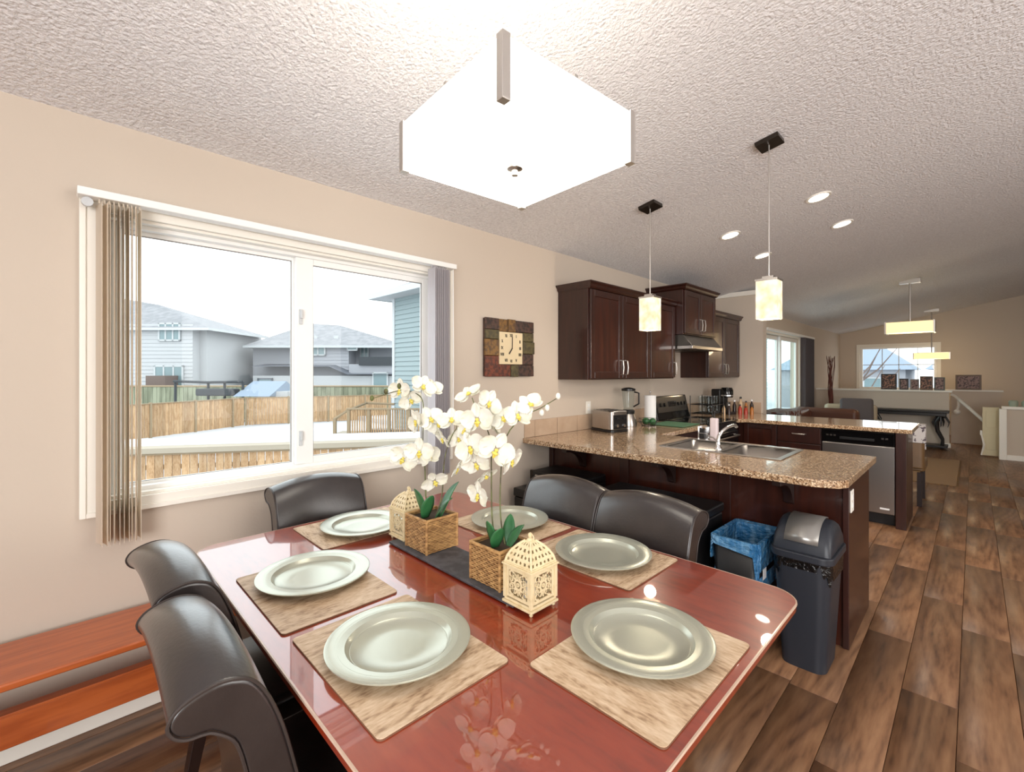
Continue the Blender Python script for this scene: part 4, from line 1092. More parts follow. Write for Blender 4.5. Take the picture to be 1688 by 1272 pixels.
cp = mk('control_panel', B(1.402, 1.968, 5.43, 5.469, .74, .865), 'black_gloss', t, bevel=.006)
mk('handle', B(1.55, 1.82, 5.42, 5.43, .775, .80), 'black_plastic', cp, bevel=.003)
for x in (1.45, 1.48, 1.51, 1.88, 1.91): mk('button', B(x-.01, x+.01, 5.427, 5.431, .80, .815), 'panel_grey', cp)
mk('badge', B(1.86, 1.93, 5.432, 5.436, .15, .165), 'paper_white', t)

# ---------------------------------------------------------------- under the bar: cases and bins
t = thing('storage_trunk', 'low black upholstered trunk against the bar, right of the briefcase', 'trunk', (1.075, 2.60, 0))
mk('body', B(-.35, .35, -.20, .20, .03, .595), 'black_vinyl', t, bevel=.012)
mk('lid', B(-.36, .36, -.21, .205, .597, .655), 'black_vinyl', t, bevel=.015)
for sx in (-.3, .3):
    for sy in (-.15, .18): mk('foot', B(sx-.02, sx+.02, sy-.02, sy+.02, 0, .03), 'black_plastic', t)
t = thing('storage_trunk', 'tall black case standing under the briefcase beside the wall', 'trunk', (.36, 2.60, 0))
mk('body', B(-.30, .30, -.20, .24, 0.0, .50), 'black_vinyl', t, bevel=.012)
mk('lid', B(-.305, .305, -.205, .245, .502, .565), 'black_plastic', t, bevel=.01)
t = thing('briefcase', 'black hard briefcase with silver latches lying on a trunk under the bar', 'briefcase', (.34, 2.71, .567), .0)
mk('lower_shell', B(-.24, .24, -.16, .13, 0, .055), 'black_vinyl', t, bevel=.012, seg=3)
mk('upper_shell', B(-.24, .24, -.16, .13, .059, .112), 'black_vinyl', t, bevel=.012, seg=3)
mk('frame_band', B(-.238, .238, -.158, .128, .053, .061), 'dark_metal', t)
for sx in (-.18, .12, .20): mk('latch', B(sx-.016, sx+.016, -.168, -.159, .03, .085), 'chrome', t, bevel=.002)
mk('handle', MB().tube([(-.10, -.16, .05), (-.09, -.20, .035), (.03, -.20, .035), (.04, -.16, .05)], .007, 8), 'chrome', t, smooth=True)
for sx in (-.24, .24):
    for sy in (-.15,): mk('corner_guard', B(sx-.015, sx+.015, sy-.013, sy+.012, .0, .112), 'dark_metal', t, bevel=.006)

def taper(w0, d0, w1, d1, z0, z1, r=.03, n=4):
    a = rrect(-w0/2, w0/2, -d0/2, d0/2, r, n); b = rrect(-w1/2, w1/2, -d1/2, d1/2, r*1.2, n); k = len(a)
    return ([(x, y, z0) for x, y in a]+[(x, y, z1) for x, y in b], [(i, (i+1) % k, k+(i+1) % k, k+i) for i in range(k)], k)
t = thing('trash_bin', 'tall dark grey swing-top trash bin with silver flap at the end of the bar', 'trash can', (1.895, 2.655, 0), .0); t.scale = (.94, .96, .92)
v, f_, k = taper(.20, .27, .262, .345, 0, .60, .05, 5)
mk('bin_body', MB().add(v, f_+[tuple(range(k))[::-1], tuple(range(k, 2*k))]), 'bin_plastic', t, smooth=True)
# crumpled black liner showing under the lid
vs = []; fs = []; nn = 60; hh = 5
base = rrect(-.134, .134, -.176, .176, .06, 14)[:60]; n = len(base)
for j in range(hh):
    for i, (x, y) in enumerate(base):
        u = j/(hh-1); q = 1-.035*u+.02*math.sin(i*1.7+j*2.1)*u
        drop = .05+.07*(.5+.5*math.sin(i*.35+1.2))+.02*math.sin(i*1.3)
        vs.append((x*q, y*q, .60-u*drop))
for j in range(hh-1):
    for i in range(n): fs.append((j*n+i, j*n+(i+1) % n, (j+1)*n+(i+1) % n, (j+1)*n+i))
mk('bin_liner', MB().add(vs, fs), 'black_bag', t, smooth=True)
mb = MB(); mb.prism(rrect(-.142, .142, -.186, .186, .06, 6), .575, .615); mb2 = mb
lid = mk('lid', mb, 'bin_plastic', t, bevel=.008)
# domed housing (arched along Y)
vs = []; fs = []; n = 12
def dome(x, inset, zt, half):
    out = []
    for i in range(n+1):
        a = PI*i/n; out.append((x, -half*math.cos(a), .612+zt*math.sin(a)**.95))
    return out
secs = [(-.128, .10, .150), (-.118, .135, .158), (-.10, .150, .160), (.10, .150, .160), (.118, .135, .158), (.128, .10, .150)]
for x, zt, hf in secs: vs += dome(x, 0, zt, hf)
for j in range(len(secs)-1):
    for i in range(n): q = j*(n+1)+i; fs.append((q, q+1, q+n+2, q+n+1))
fs.append(tuple(range(n+1))); fs.append(tuple(range((len(secs)-1)*(n+1), len(secs)*(n+1)))[::-1])
mk('lid_dome', MB().add(vs, fs), 'bin_plastic', t, smooth=True)
vs = []; fs = []; m_ = 8
for i in range(m_+1):
    a = .30+1.75*i/m_
    for x in (-.075, .075): vs.append((x, -.163*math.cos(a), (.614+.153*math.sin(a)**.95)))
for i in range(m_): fs.append((2*i, 2*i+1, 2*i+3, 2*i+2))
o = mk('swing_flap', MB().add(vs, fs), 'silver_plastic', t, smooth=True, label='silver swing flap'); md = o.modifiers.new('th', 'SOLIDIFY'); md.thickness = .006; md.offset = 1
t = thing('waste_bin', 'black open bin lined with a translucent blue plastic bag', 'trash can', (1.60, 2.665, 0), .0)
v, f_, k = taper(.19, .30, .235, .375, 0, .545, .03, 4)
o = mk('bin_body', MB().add(v, f_+[tuple(range(k))[::-1]]), 'black_plastic', t, smooth=True); md = o.modifiers.new('th', 'SOLIDIFY'); md.thickness = .004
vs = []; fs = []; base = rrect(-.121, .121, -.191, .191, .03, 14); n = len(base)
rows = []
for j in range(7):          # inside of the bag
    u = j/6; rows.append([(x*(.93-.10*u)*(1+.02*math.sin(i*1.9+j)), y*(.93-.10*u)*(1+.02*math.sin(i*2.3+j)), .55-.26*(1-u)-0) for i, (x, y) in enumerate(base)])
for j in range(7):          # turned over the rim and hanging outside
    u = j/6; rows.append([(x*(1.0+.02*math.sin(i*1.7+j*.8)+.03*u), y*(1.0+.02*math.sin(i*1.7+j*.8)+.02*u), .556-u*(.09+.05*math.sin(i*.21+2)+(.12*max(0, 1-abs(i-n*.83)/6)))) for i, (x, y) in enumerate(base)])
for r_ in rows: vs += r_
for j in range(len(rows)-1):
    for i in range(n): fs.append((j*n+i, j*n+(i+1) % n, (j+1)*n+(i+1) % n, (j+1)*n+i))
fs.append(tuple(range(n)))
mk('bin_liner', MB().add(vs, fs), 'blue_bag', t, smooth=True, label='blue plastic bin liner')
mk('barcode_sticker', MB().box(.119, .1205, -.12, -.07, .36, .46), 'paper_white', t)
mk('sticker_band', MB().box(.1195, .1212, -.12, -.07, .46, .485), 'red_label', t)

# ---------------------------------------------------------------- bench on the left
t = thing('wooden_bench', 'orange-brown wooden bench against the wall at the left edge', 'bench')
mk('seat', B(.03, .36, -1.35, .56, .425, .45), 'bench_wood', t, bevel=.007, seg=3)
mk('stretcher', B(.165, .19, -1.25, .47, .15, .262), 'bench_wood', t, bevel=.006)
mk('stretcher_lip', B(.155, .2, -1.25, .47, .262, .274), 'bench_wood', t, bevel=.003)
for y in (-1.27, .485): mk('leg', B(.05, .34, y-.015, y+.015, 0, .425), 'bench_wood', t, bevel=.004)

# ---------------------------------------------------------------- wall clock
t = thing('wall_clock', 'square rustic patchwork wall clock with cream Roman numeral face', 'clock', (0, 2.395, 1.607))
a, b = .255, .213
mk('backing', B(.002, .02, -a+.004, a-.004, -b+.004, b-.004), 'clock_dark', t)
tiles = [(-a, -.06, .06, b, 'clock_rust', .03), (-a, -.12, -b, -.06, 'clock_rust', .031), (-.12, .0, -b, -.125, 'clock_rust', .029),
         (-a-.004, -.12, -.06, .06, 'clock_ochre', .036), (.05, a, .125, b, 'clock_dark', .03), (-.03, .05, .12, b+.004, 'clock_ochre', .035),
         (-.0, .08, -b-.003, -.125, 'clock_green', .034), (.08, a, -b, -.125, 'clock_dark', .03), (.12, a, -.125, -.04, 'clock_dark', .028),
         (.13, a+.004, -.04, .055, 'clock_green', .036), (.13, a, .055, .125, 'clock_green', .029), (-.12, -.03, .12, b, 'clock_ochre', .028), (-a, -.12, .06, .13, 'clock_green', .033)]
for y0, y1, z0, z1, m_, d_ in tiles[1:] : mk('frame_tile', B(.02, d_+.004, y0, y1-.002, z0, z1-.002), m_, t, bevel=.004)
mk('frame_tile', B(.02, .034, -a, -.12, .13, b), 'clock_dark', t, bevel=.004)
fc = mk('face', B(.02, .032, -.118, .128, -.122, .118), 'clock_face', t, bevel=.002)
def stroke(par, y0, z0, y1, z1, w_, x=.0335, nm='numeral', mbb=None):
    d = Vector((0, y1-y0, z1-z0)); L_ = d.length; an = math.atan2(z1-z0, y1-y0)
    m_ = Matrix.Translation((x, y0, z0))@Matrix.Rotation(an, 4, 'X')
    return mbb.box(-.0012, .0012, 0, L_, -w_/2, w_/2, m_)
rom = ['XII', 'I', 'II', 'III', 'IIII', 'V', 'VI', 'VII', 'VIII', 'IX', 'X', 'XI']
pos = [(.005, .095), (.058, .09), (.098, .05), (.100, 0), (.098, -.048), (.058, -.092), (.005, -.098), (-.048, -.092), (-.088, -.048), (-.09, 0), (-.088, .05), (-.048, .09)]
for s, (py, pz) in zip(rom, pos):
    mb = MB(); y = -.0; adv = {'I': .0075, 'V': .014, 'X': .014}; tot = sum(adv[q] for q in s); y = py-tot/2; hh = .011
    for q in s:
        w_ = adv[q]-.002
        if q == 'I': stroke(None, y+w_/2, pz-hh, y+w_/2, pz+hh, .003, mbb=mb)
        if q == 'V': stroke(None, y, pz+hh, y+w_/2, pz-hh, .003, mbb=mb); stroke(None, y+w_, pz+hh, y+w_/2, pz-hh, .0018, mbb=mb)
        if q == 'X': stroke(None, y, pz+hh, y+w_, pz-hh, .003, mbb=mb); stroke(None, y+w_, pz+hh, y, pz-hh, .0018, mbb=mb)
        y += adv[q]
    mk('numeral', mb, 'clock_ink', fc)
mb = MB(); stroke(None, .012, 0, .014, .085, .006, .036, mbb=mb); mk('minute_hand', mb, 'clock_ink', fc)
mb = MB(); stroke(None, .012, .0, -.022, -.045, .009, .038, mbb=mb); mk('hour_hand', mb, 'clock_ink', fc)

# ---------------------------------------------------------------- living area
t = thing('dining_chair', 'brown upholstered chair behind the far peninsula with a printed cloth over it', 'chair', (1.88, 6.55, 0), PI)
mk('backrest', MB().prism(rrect(-.23, .23, -.02, .09, .04, 4), .40, .86), 'chair_brown', t, bevel=.02)
mk('seat', MB().prism(rrect(-.23, .23, -.45, .0, .04, 4), .36, .47), 'chair_brown', t, bevel=.02)
for sx in (-.19, .19):
    for sy in (-.40, .05): mk('leg', B(sx-.02, sx+.02, sy-.02, sy+.02, 0, .36), 'dark_wood', t)
o = mk('draped_cloth', MB().box(-.235, .05, -.03, .10, .70, .875), 'towel_print', t, bevel=.01)
bpy.data.objects.remove(o)
cl = mk('throw_cloth', MB().box(-.2, .238, -.028, .10, .64, .872), 'towel_print', None, bevel=.012); cl.location = (1.92, 6.52, 0)
tag(cl, 'white printed cloth hung over the brown chair by the far peninsula', 'cloth')
bpy.data.objects.remove(cl)
t2 = mk('throw_cloth', MB().box(1.80, 2.118, 6.452, 6.462, .68, .872).box(1.80, 2.118, 6.575, 6.587, .60, .872).box(1.80, 2.118, 6.452, 6.587, .862, .876).box(2.112, 2.12, 6.455, 6.585, .70, .872), 'towel_print', None, bevel=.003)
tag(t2, 'white printed cloth hung over the brown chair by the far peninsula', 'cloth')
t = thing('area_rug', 'plain tan rug on the floor beyond the far peninsula', 'rug', (1.60, 9.1, 0), 0)
mk('pile', B(-.20, .72, -1.15, 1.2, 0, .012), 'rug_tan', t, bevel=.004); mk('border', MB().box(-.22, .74, -1.17, 1.22, 0, .008), 'clock_ochre', t)
t = thing('sofa', 'brown leather sofa by the sliding door, only its rounded back and arm visible', 'sofa', (.50, 8.1, 0), 0)
mk('base', B(-.3, .65, -.75, 1.2, .08, .42), 'sofa_leather', t, bevel=.03)
for a_, b_ in ((-.25, -.7), (.6, -.7), (-.25, 1.15), (.6, 1.15)): mk('foot', B(a_-.03, a_+.03, b_-.03, b_+.03, 0, .09), 'dark_wood', t)
mk('backrest', MB().box(-.30, .0, -.75, 1.2, .42, .82), 'sofa_leather', t, bevel=.09, seg=4)
mk('arm', MB().box(-.3, .65, -.95, -.72, .08, .70), 'sofa_leather', t, bevel=.08, seg=4)
mk('arm', MB().box(-.3, .65, 1.17, 1.40, .08, .82), 'sofa_leather', t, bevel=.08, seg=4)
mk('seat_cushion', B(0, .64, -.7, .22, .42, .52), 'sofa_leather', t, bevel=.03); mk('seat_cushion', B(0, .64, .24, 1.15, .42, .52), 'sofa_leather', t, bevel=.03)
bk = mk('throw_blanket', MB().box(.185, .53, 7.45, 8.35, .822, .845).box(.52, .55, 7.45, 8.35, .60, .845), 'blanket', None, bevel=.008)
tag(bk, 'grey and brown patterned throw over the sofa back', 'blanket')
t = thing('armchair', 'cream armchair near the half wall, seen over the far counter', 'armchair', (.95, 10.2, 0), .3)
mk('base', B(-.4, .4, -.35, .4, .08, .40), 'upholstery_cream', t, bevel=.03)
for a_ in (-.35, .35):
    for b_ in (-.3, .35): mk('foot', B(a_-.03, a_+.03, b_-.03, b_+.03, 0, .09), 'dark_wood', t)
mk('backrest', B(-.4, .4, .26, .45, .4, .84), 'upholstery_cream', t, bevel=.06, seg=3)
for sx in (-1, 1): mk('arm', B(sx*.36-.07, sx*.36+.07, -.35, .35, .4, .58), 'upholstery_cream', t, bevel=.05, seg=3)
mb = MB().box(-.24, .24, -.05, .05, 0, .42)
pw = mk('throw_pillow', mb, 'pillow_grey', None, bevel=.045, seg=4); pw.location = (1.02, 10.02, .56); pw.rotation_euler = (-.25, 0, .2)
for v in pw.data.vertices:
    if abs(v.co.z) > .01 and abs(v.co.x) < .25: pass
tag(pw, 'dark grey square throw pillow leaning on the cream armchair', 'pillow')
t = thing('branch_vase', 'bundle of tall reddish dried branches in a floor vase', 'vase', (.42, 11.2, 0))
mk('vase', MB().lathe([(.07, 0), (.10, .15), (.08, .4), (.045, .55), (.055, .6), (.04, .6)], 20), 'console_black', t, smooth=True)
for k in range(14):
    a = random.uniform(0, 2*PI); r = random.uniform(.02, .10); pts = []
    for i in range(9):
        u = i/8; pts.append((r*u*math.cos(a+u*2)+.018*math.sin(7*u+k), r*u*math.sin(a+u*2)+.018*math.cos(6*u+k), .5+u*random.uniform(1.18, 1.28)))
    mk('branch', MB().tube(pts, [.012-.007*i/8 for i in range(9)], 5), 'branch_red', t, smooth=True)
t = thing('console_table', 'long black console table with ornate curled legs against the half wall', 'table', (1.54, 11.70, 0))
mk('tabletop', B(-.62, .62, -.2, .2, .68, .72), 'console_black', t, bevel=.008)
mk('apron', B(-.58, .58, -.17, .17, .62, .68), 'console_black', t, bevel=.006)
for sx in (-1, 1):
    mb = MB()
    for sy in (-.12, .12):
        mb.tube([(sx*.50, sy, .62), (sx*.44, sy, .50), (sx*.46, sy, .34), (sx*.53, sy, .18), (sx*.52, sy, .02)], [.03, .035, .025, .02, .03], 8)
        for k in range(5):
            a = k*1.2; mb.tube([(sx*.5, sy, .56), (sx*.5+.07*math.cos(a), sy+.04*math.sin(a), .60), (sx*.5+.12*math.cos(a), sy+.06*math.sin(a), .50), (sx*.5+.10*math.cos(a), sy+.05*math.sin(a), .42)], [.014, .013, .01, .003], 6)
    mk('leg', mb, 'console_black', t, smooth=True)
mk('lower_shelf', B(-.56, .60, -.17, .17, .04, .08), 'console_black', t, bevel=.006)
o = mk('table_ornament', MB().lathe([(.05, 0), (.07, .03), (.04, .09), (.06, .15), (.02, .19), (.0006, .2)], 14), 'upholstery_cream', None, smooth=True, loc=(1.50, 11.67, .081))
tag(o, 'small cream ornament seen through the console table legs', 'ornament')
fr = [(1.13, 1.38, 1.405, 'frame_black', 'photo_dark', 'leftmost photo frame on the ledge, black and nearly square, in front of the window'), (1.42, 1.56, 1.31, 'frame_black', 'photo_light', 'small black photo frame, second from the left on the ledge'),
      (1.585, 1.72, 1.30, 'frame_grey', 'photo_light', 'small pale grey photo frame, third from the left on the ledge'), (1.73, 1.92, 1.36, 'frame_brown', 'photo_dark', 'brown photo frame overlapping its pale neighbour, fourth on the ledge'),
      (1.935, 2.09, 1.34, 'frame_green', 'photo_light', 'dark green photo frame, fifth on the ledge'), ]
for x0, x1, zt, mf, mp_, lab in fr:
    t = thing('photo_frame', lab, 'picture frame', ((x0+x1)/2, 12.04, 1.09), 0, 'photo frames on the ledge'); hw = (x1-x0)/2; hh = zt-1.09; w_ = .02
    mb = MB(); mb.box(-hw, -hw+w_, -.01, .01, 0, hh); mb.box(hw-w_, hw, -.01, .01, 0, hh); mb.box(-hw+w_, hw-w_, -.01, .01, 0, w_); mb.box(-hw+w_, hw-w_, -.01, .01, hh-w_, hh)
    mk('frame_border', mb, mf, t, bevel=.002)
    mk('picture', B(-hw+w_-.001, hw-w_+.001, -.004, .004, w_-.001, hh-w_+.001), mp_, t)
    mk('easel_back', B(-.02, .02, .01, .05, 0, .01), 'frame_black', t)
t = thing('photo_frame', 'wide gold-brown photo frame at the right end of the ledge', 'picture frame', (2.40, 12.90, 1.085), 0, 'photo frames on the ledge')
mb = MB(); hw, hh, w_ = .185, .30, .03
mb.box(-hw, -hw+w_, -.01, .01, 0, hh); mb.box(hw-w_, hw, -.01, .01, 0, hh); mb.box(-hw+w_, hw-w_, -.01, .01, 0, w_); mb.box(-hw+w_, hw-w_, -.01, .01, hh-w_, hh)
mk('frame_border', mb, 'frame_brown', t, bevel=.002); mk('picture', B(-hw+w_-.001, hw-w_+.001, -.004, .004, w_-.001, hh-w_+.001), 'photo_light', t)
t = thing('handrail', 'white wooden stair handrail on brackets right of the console table', 'handrail')
p0, p1 = Vector((2.22, 12.30, .98)), Vector((2.66, 11.35, .52))
mk('rail', MB().tube([(2.17, 12.33, 1.0), p0, p1, (2.68, 11.32, .47)], .028, 10), 'white_paint', t, smooth=True)
for p in (p0.lerp(p1, .12), p0.lerp(p1, .95)):
    mk('bracket', MB().tube([p, p+Vector((.0, .02, -.12)), p+Vector((-.02, .05, -.22))], .022, 8), 'white_paint', t, smooth=True)
    mk('rosette', MB().sphere(p+Vector((-.02, .05, -.25)), .05, 10), 'white_paint', t, smooth=True)
t = thing('stair_gate', 'cream panelled stair gate beside the landing wall', 'gate', (2.70, 11.20, 0))
mk('panel', B(-.12, .08, -.015, .015, .02, .84), 'yellow_white', t, bevel=.004)
for z in (.12, .5): mk('raised_panel', B(-.08, .04, -.022, -.014, z, z+.28), 'yellow_white', t, bevel=.004)
mk('hinge', B(-.15, -.12, -.02, .02, .36, .44), 'white_paint', t, bevel=.003)
mk('gate_strut', MB().tube([(-.135, 0, .40), (-.10, -.02, .2), (-.13, 0, .02)], .015, 6), 'white_paint', t)
for x, lab in ((2.93, 'left of the two grey-green jars on the landing wall'), (3.07, 'right of the two grey-green jars on the landing wall')):
    o = mk('ceramic_jar', MB().lathe([(.045, 0), (.055, .03), (.055, .08), (.04, .10), (.0006, .1)], 16), 'jar_green', None, smooth=True, loc=(x, 11.04, .875)); tag(o, lab, 'jar', 'jars on the landing wall')

# ---------------------------------------------------------------- outside: snowy yard, fences, houses
G = -1.9
tag(mk('snowy_ground', B(-140, -.15, -60, 160, G-.2, G), 'snow', None), None, None, kind='structure')
tag(mk('snowy_ground', B(-60, 60, 14.8, 160, G-.2, G+.3), 'snow', None), None, None, kind='structure')
def fence(p, q, z0, z1, label, bw=.14, m_='fence_board', frame_m='fence_frame', back=False, posts=True):
    p, q = Vector((*p, 0)), Vector((*q, 0)); L_ = (q-p).length; ang = math.atan2(q.y-p.y, q.x-p.x)
    t = thing('wooden_fence', label, 'fence', (p.x, p.y, z0), ang); hgt = z1-z0; n = int(L_/bw); bd = None
    for i in range(n):
        hh = hgt-.06
        if bd is None: o = mk('board', B(0, bw-.012, 0, .02, .03, hh), m_, t); bd = o.data
        else: o = link('board', bd, t)
        o.location = (i*bw, .0 if i % 2 else .006, random.uniform(-.008, .008))
    mk('cap_rail', B(0, L_, -.05, .07, hgt-.06, hgt-.02), frame_m, t)
    for z in (.25, hgt-.35): mk('rail', B(0, L_, .026, .065, z, z+.09), frame_m, t)
    if posts:
        k = 0
        while k <= L_: mk('post', B(k-.05, k+.05, -.06, .06, 0, hgt+.02), frame_m, t); k += 2.44
    return t
# near skirt below the snow-covered ledge
a = at(150, 748, 8.56); b = at(800, 727, 10.17)
t = fence((a.x, a.y), (b.x, b.y), G, -.10, 'pale plank skirting just outside the window below the snowy ledge', .15, posts=False)
dirv = Vector((b.x-a.x, b.y-a.y, 0)).normalized(); nrm = Vector((dirv.y*-1, dirv.x, 0))
if nrm.dot(Vector((-1, .6, 0))) < 0: nrm = -nrm
mb = MB(); A_, B_ = Vector((a.x, a.y, -.12)), Vector((b.x, b.y, -.12))
mb.hexa([A_-nrm*.1, B_-nrm*.1, B_+nrm*1.15, A_+nrm*1.15], [v+Vector((0, 0, .10)) for v in (A_-nrm*.1, B_-nrm*.1, B_+nrm*1.15, A_+nrm*1.15)])
dk = mk('snowy_ledge', mb, 'deck_wood', None); tag(dk, 'grey ledge topped with snow above the near plank skirting', 'ledge')
mb = MB(); mb.hexa([v+Vector((0, 0, .101)) for v in (A_+nrm*.25, B_+nrm*.25, B_+nrm*1.1, A_+nrm*1.1)], [v+Vector((0, 0, .14)) for v in (A_+nrm*.3, B_+nrm*.3, B_+nrm*1.1, A_+nrm*1.1)])
mk('snow_cover', mb, 'snow', dk)
# left yard fence and back fence
fa = (-23.5, -3.2); fb = (-30.0, 8.25); fc_ = (-27.3, 17.0); fd = (-26.0, 22.0)
fence(fa, fb, G, -.10, 'weathered pale fence running away on the left of the yard', .15)
fence(fb, fc_, G, -.10, 'fresh orange cedar board fence across the back of the yard', .15)
o_ = (at(200, 0, 33), at(640, 0, 33))
tf = thing('garden_fence', 'old olive green fence beyond the cedar fence', 'fence')
mb = MB(); 
for i in range(60):
    u0, u1 = i/60, (i+.93)/60; p, q = o_[0].lerp(o_[1], u0), o_[0].lerp(o_[1], u1)
    mb.hexa([(p.x, p.y, G), (q.x, q.y, G), (q.x-.05, q.y+.05, G), (p.x-.05, p.y+.05, G)], [(p.x, p.y, .46), (q.x, q.y, .46), (q.x-.05, q.y+.05, .46), (p.x-.05, p.y+.05, .46)])
o = mk('board', mb, 'old_fence', tf, kind='stuff')
mk('rail', MB().tube([(o_[0].x, o_[0].y, .48), (o_[1].x, o_[1].y, .48)], .06, 6), 'fence_frame', tf)

class House:
    """works in a frame that faces the camera: r = metres right of the optical axis, d = metres along it"""
    def __init__(s, name, label, cat='building'):
        s.t = thing(name, label, cat, (CX, 0, 0), YAW)
    def X(s, px, d): return (px-844)/F*d
    def Z(s, py, d): return H-(py-615)/F*d
    def wall(s, pl, pr, pyt, d, depth, m_, zb=G, nm='wall'):
        return mk(nm, B(s.X(pl, d), s.X(pr, d), d, d+depth, zb, s.Z(pyt, d)), m_, s.t)
    def siding(s, pl, pr, pyt, d, m_, zb=G, step=.3):
        mb = MB(); z = zb; x0, x1 = s.X(pl, d), s.X(pr, d)
        while z < s.Z(pyt, d)-.01:
            mb.hexa([(x0, d-.05, z), (x1, d-.05, z), (x1, d, z), (x0, d, z)], [(x0, d-.01, z+step), (x1, d-.01, z+step), (x1, d, z+step), (x0, d, z+step)]); z += step
        o = mk('siding', mb, m_, s.t, kind='stuff'); return o
    def hip(s, pl, pr, pye, ridge, d, depth, m_='roof_shingle', over=.4):
        x0, x1 = s.X(pl, d)-over, s.X(pr, d)+over; z = s.Z(pye, d); y0, y1 = d-over, d+depth+over
        (ra, za), (rb, zb_) = [(s.X(px, d+depth/2), s.Z(py, d+depth/2)) for px, py in ridge]; ym = d+depth/2
        vs = [(x0, y0, z), (x1, y0, z), (x1, y1, z), (x0, y1, z), (ra, ym, za), (rb, ym, zb_)]
        mk('roof', MB().add(vs, [(0, 1, 5, 4), (1, 2, 5), (2, 3, 4, 5), (3, 0, 4), (3, 2, 1, 0)]), m_, s.t)
        mb = MB(); mb.box(x0, x1, y0-.03, y0, z-.18, z+.02); mb.box(x1-.03, x1, y0, y1, z-.18, z+.02); mb.box(x0, x0+.03, y0, y1, z-.18, z+.02)
        mk('fascia', mb, 'fascia' if m_ != 'x' else m_, s.t)
    def win(s, pl, pr, pyt, pyb, d, panes=1, fm='fascia'):
        x0, x1, z0, z1 = s.X(pl, d), s.X(pr, d), s.Z(pyb, d), s.Z(pyt, d); w_ = min(.12, (x1-x0)*.12)
        mb = MB(); mb.box(x0, x0+w_, d-.10, d, z0, z1); mb.box(x1-w_, x1, d-.10, d, z0, z1); mb.box(x0, x1, d-.10, d, z0, z0+w_); mb.box(x0, x1, d-.10, d, z1-w_, z1)
        for k in range(1, panes): xx = x0+(x1-x0)*k/panes; mb.box(xx-w_/2, xx+w_/2, d-.10, d, z0, z1)
        f = mk('window', mb, fm, s.t)
        for k in range(panes):
            a_, b_ = x0+(x1-x0)*k/panes+w_*.5, x0+(x1-x0)*(k+1)/panes-w_*.5
            mk('pane', B(a_, b_, d-.07, d-.055, z0+w_*.5, z1-w_*.5), 'house_glass', f)
h = House('two_storey_house', 'pale two-storey house on the left beyond the yard fence')
h.wall(120, 318, 538, 36, 8, 'siding_pale'); h.wall(318, 341, 543, 36.8, 8, 'siding_pale'); h.siding(120, 318, 538, 35.98, 'siding_pale')
h.hip(110, 341, 541, ((190, 490), (262, 502)), 36, 8)
h.win(262, 298, 532, 562, 35.92, 3); h.win(316, 325, 542, 569, 36.72, 1); h.win(255, 303, 602, 640, 35.92, 3); h.win(317, 325, 605, 636, 36.72, 1)
mk('balcony', B(h.X(240, 34.5), h.X(272, 34.5), 34.5, 36, G, h.Z(619, 34.5)), 'brick_brown', h.t)
h = House('grey_house', 'long grey house with a hipped shingle roof across the back')
h.wall(417, 520, 568, 42, 9, 'siding_grey'); h.wall(500, 575, 569, 41.2, 9, 'siding_grey'); h.wall(575, 660, 600, 40.6, 9, 'siding_grey'); h.wall(575, 660, 571, 43, 7, 'siding_grey')
h.siding(500, 575, 572, 41.15, 'siding_grey'); 
h.hip(412, 665, 570, ((512, 533), (560, 536)), 41, 10)
mk('lower_roof', MB().add([(h.X(417, 40), 39.6, h.Z(604, 40)), (h.X(545, 40), 39.6, h.Z(604, 40)), (h.X(575, 40), 39.6, h.Z(617, 40)), (h.X(655, 40), 39.6, h.Z(617, 40)),
                           (h.X(655, 40), 42, h.Z(612, 40)), (h.X(575, 40), 42, h.Z(612, 40)), (h.X(545, 40), 42, h.Z(599, 40)), (h.X(417, 40), 42, h.Z(599, 40))],
                          [(0, 1, 6, 7), (1, 2, 5, 6), (2, 3, 4, 5)]), 'fascia_dark', h.t)
mk('garage_wall', B(h.X(417, 40), h.X(655, 40), 40, 41, G, h.Z(619, 40)), 'siding_pale', h.t)
h.win(512, 537, 570, 586, 41.05, 2); h.win(572, 590, 570, 578, 40.9, 1); h.win(594, 608, 569, 590, 42.9, 2); h.win(425, 450, 623, 632, 39.95, 1, 'fascia_dark'); h.win(614, 640, 613, 640, 39.9, 1)
mk('balcony_rail', B(h.X(592, 40.5), h.X(655, 40.5), 40.4, 40.5, h.Z(602, 40.5), h.Z(588, 40.5)), 'dark_outdoor', h.t)
for px in (510, 543, 546): mk('roof_vent', B(h.X(px, 41)-.1, h.X(px, 41)+.1, 42.3, 42.5, h.Z(560, 41), h.Z(551, 41)), 'fascia', h.t)
h = House('distant_house', 'small distant house with white gables between the two larger houses')
h.wall(344, 392, 588, 72, 6, 'siding_pale'); h.hip(342, 396, 586, ((362, 571), (378, 571)), 72, 6)
mk('gable', MB().add([(h.X(344, 71), 71, h.Z(592, 71)), (h.X(372, 71), 71, h.Z(592, 71)), (h.X(356, 71), 71, h.Z(580, 71)), (h.X(344, 71), 72, h.Z(592, 71)), (h.X(372, 71), 72, h.Z(592, 71)), (h.X(356, 71), 72, h.Z(580, 71))], [(0, 1, 2), (0, 3, 4, 1), (1, 4, 5, 2), (2, 5, 3, 0)]), 'fascia', h.t)
h.win(352, 362, 605, 618, 71.9, 2); h.wall(344, 372, 602, 69, 3, 'fascia', nm='garage')
h = House('distant_house', 'farthest brown-roofed house just left of the long grey house')
h.wall(390, 420, 592, 80, 6, 'brick_brown'); h.hip(386, 424, 592, ((398, 578), (412, 580)), 80, 6)
h.win(396, 410, 600, 615, 79.9, 2)
h = House('garden_shed', 'small shed with a blue-grey roof behind the cedar fence', 'shed')
h.wall(418, 474, 645, 30.4, 1.8, 'siding_pale')
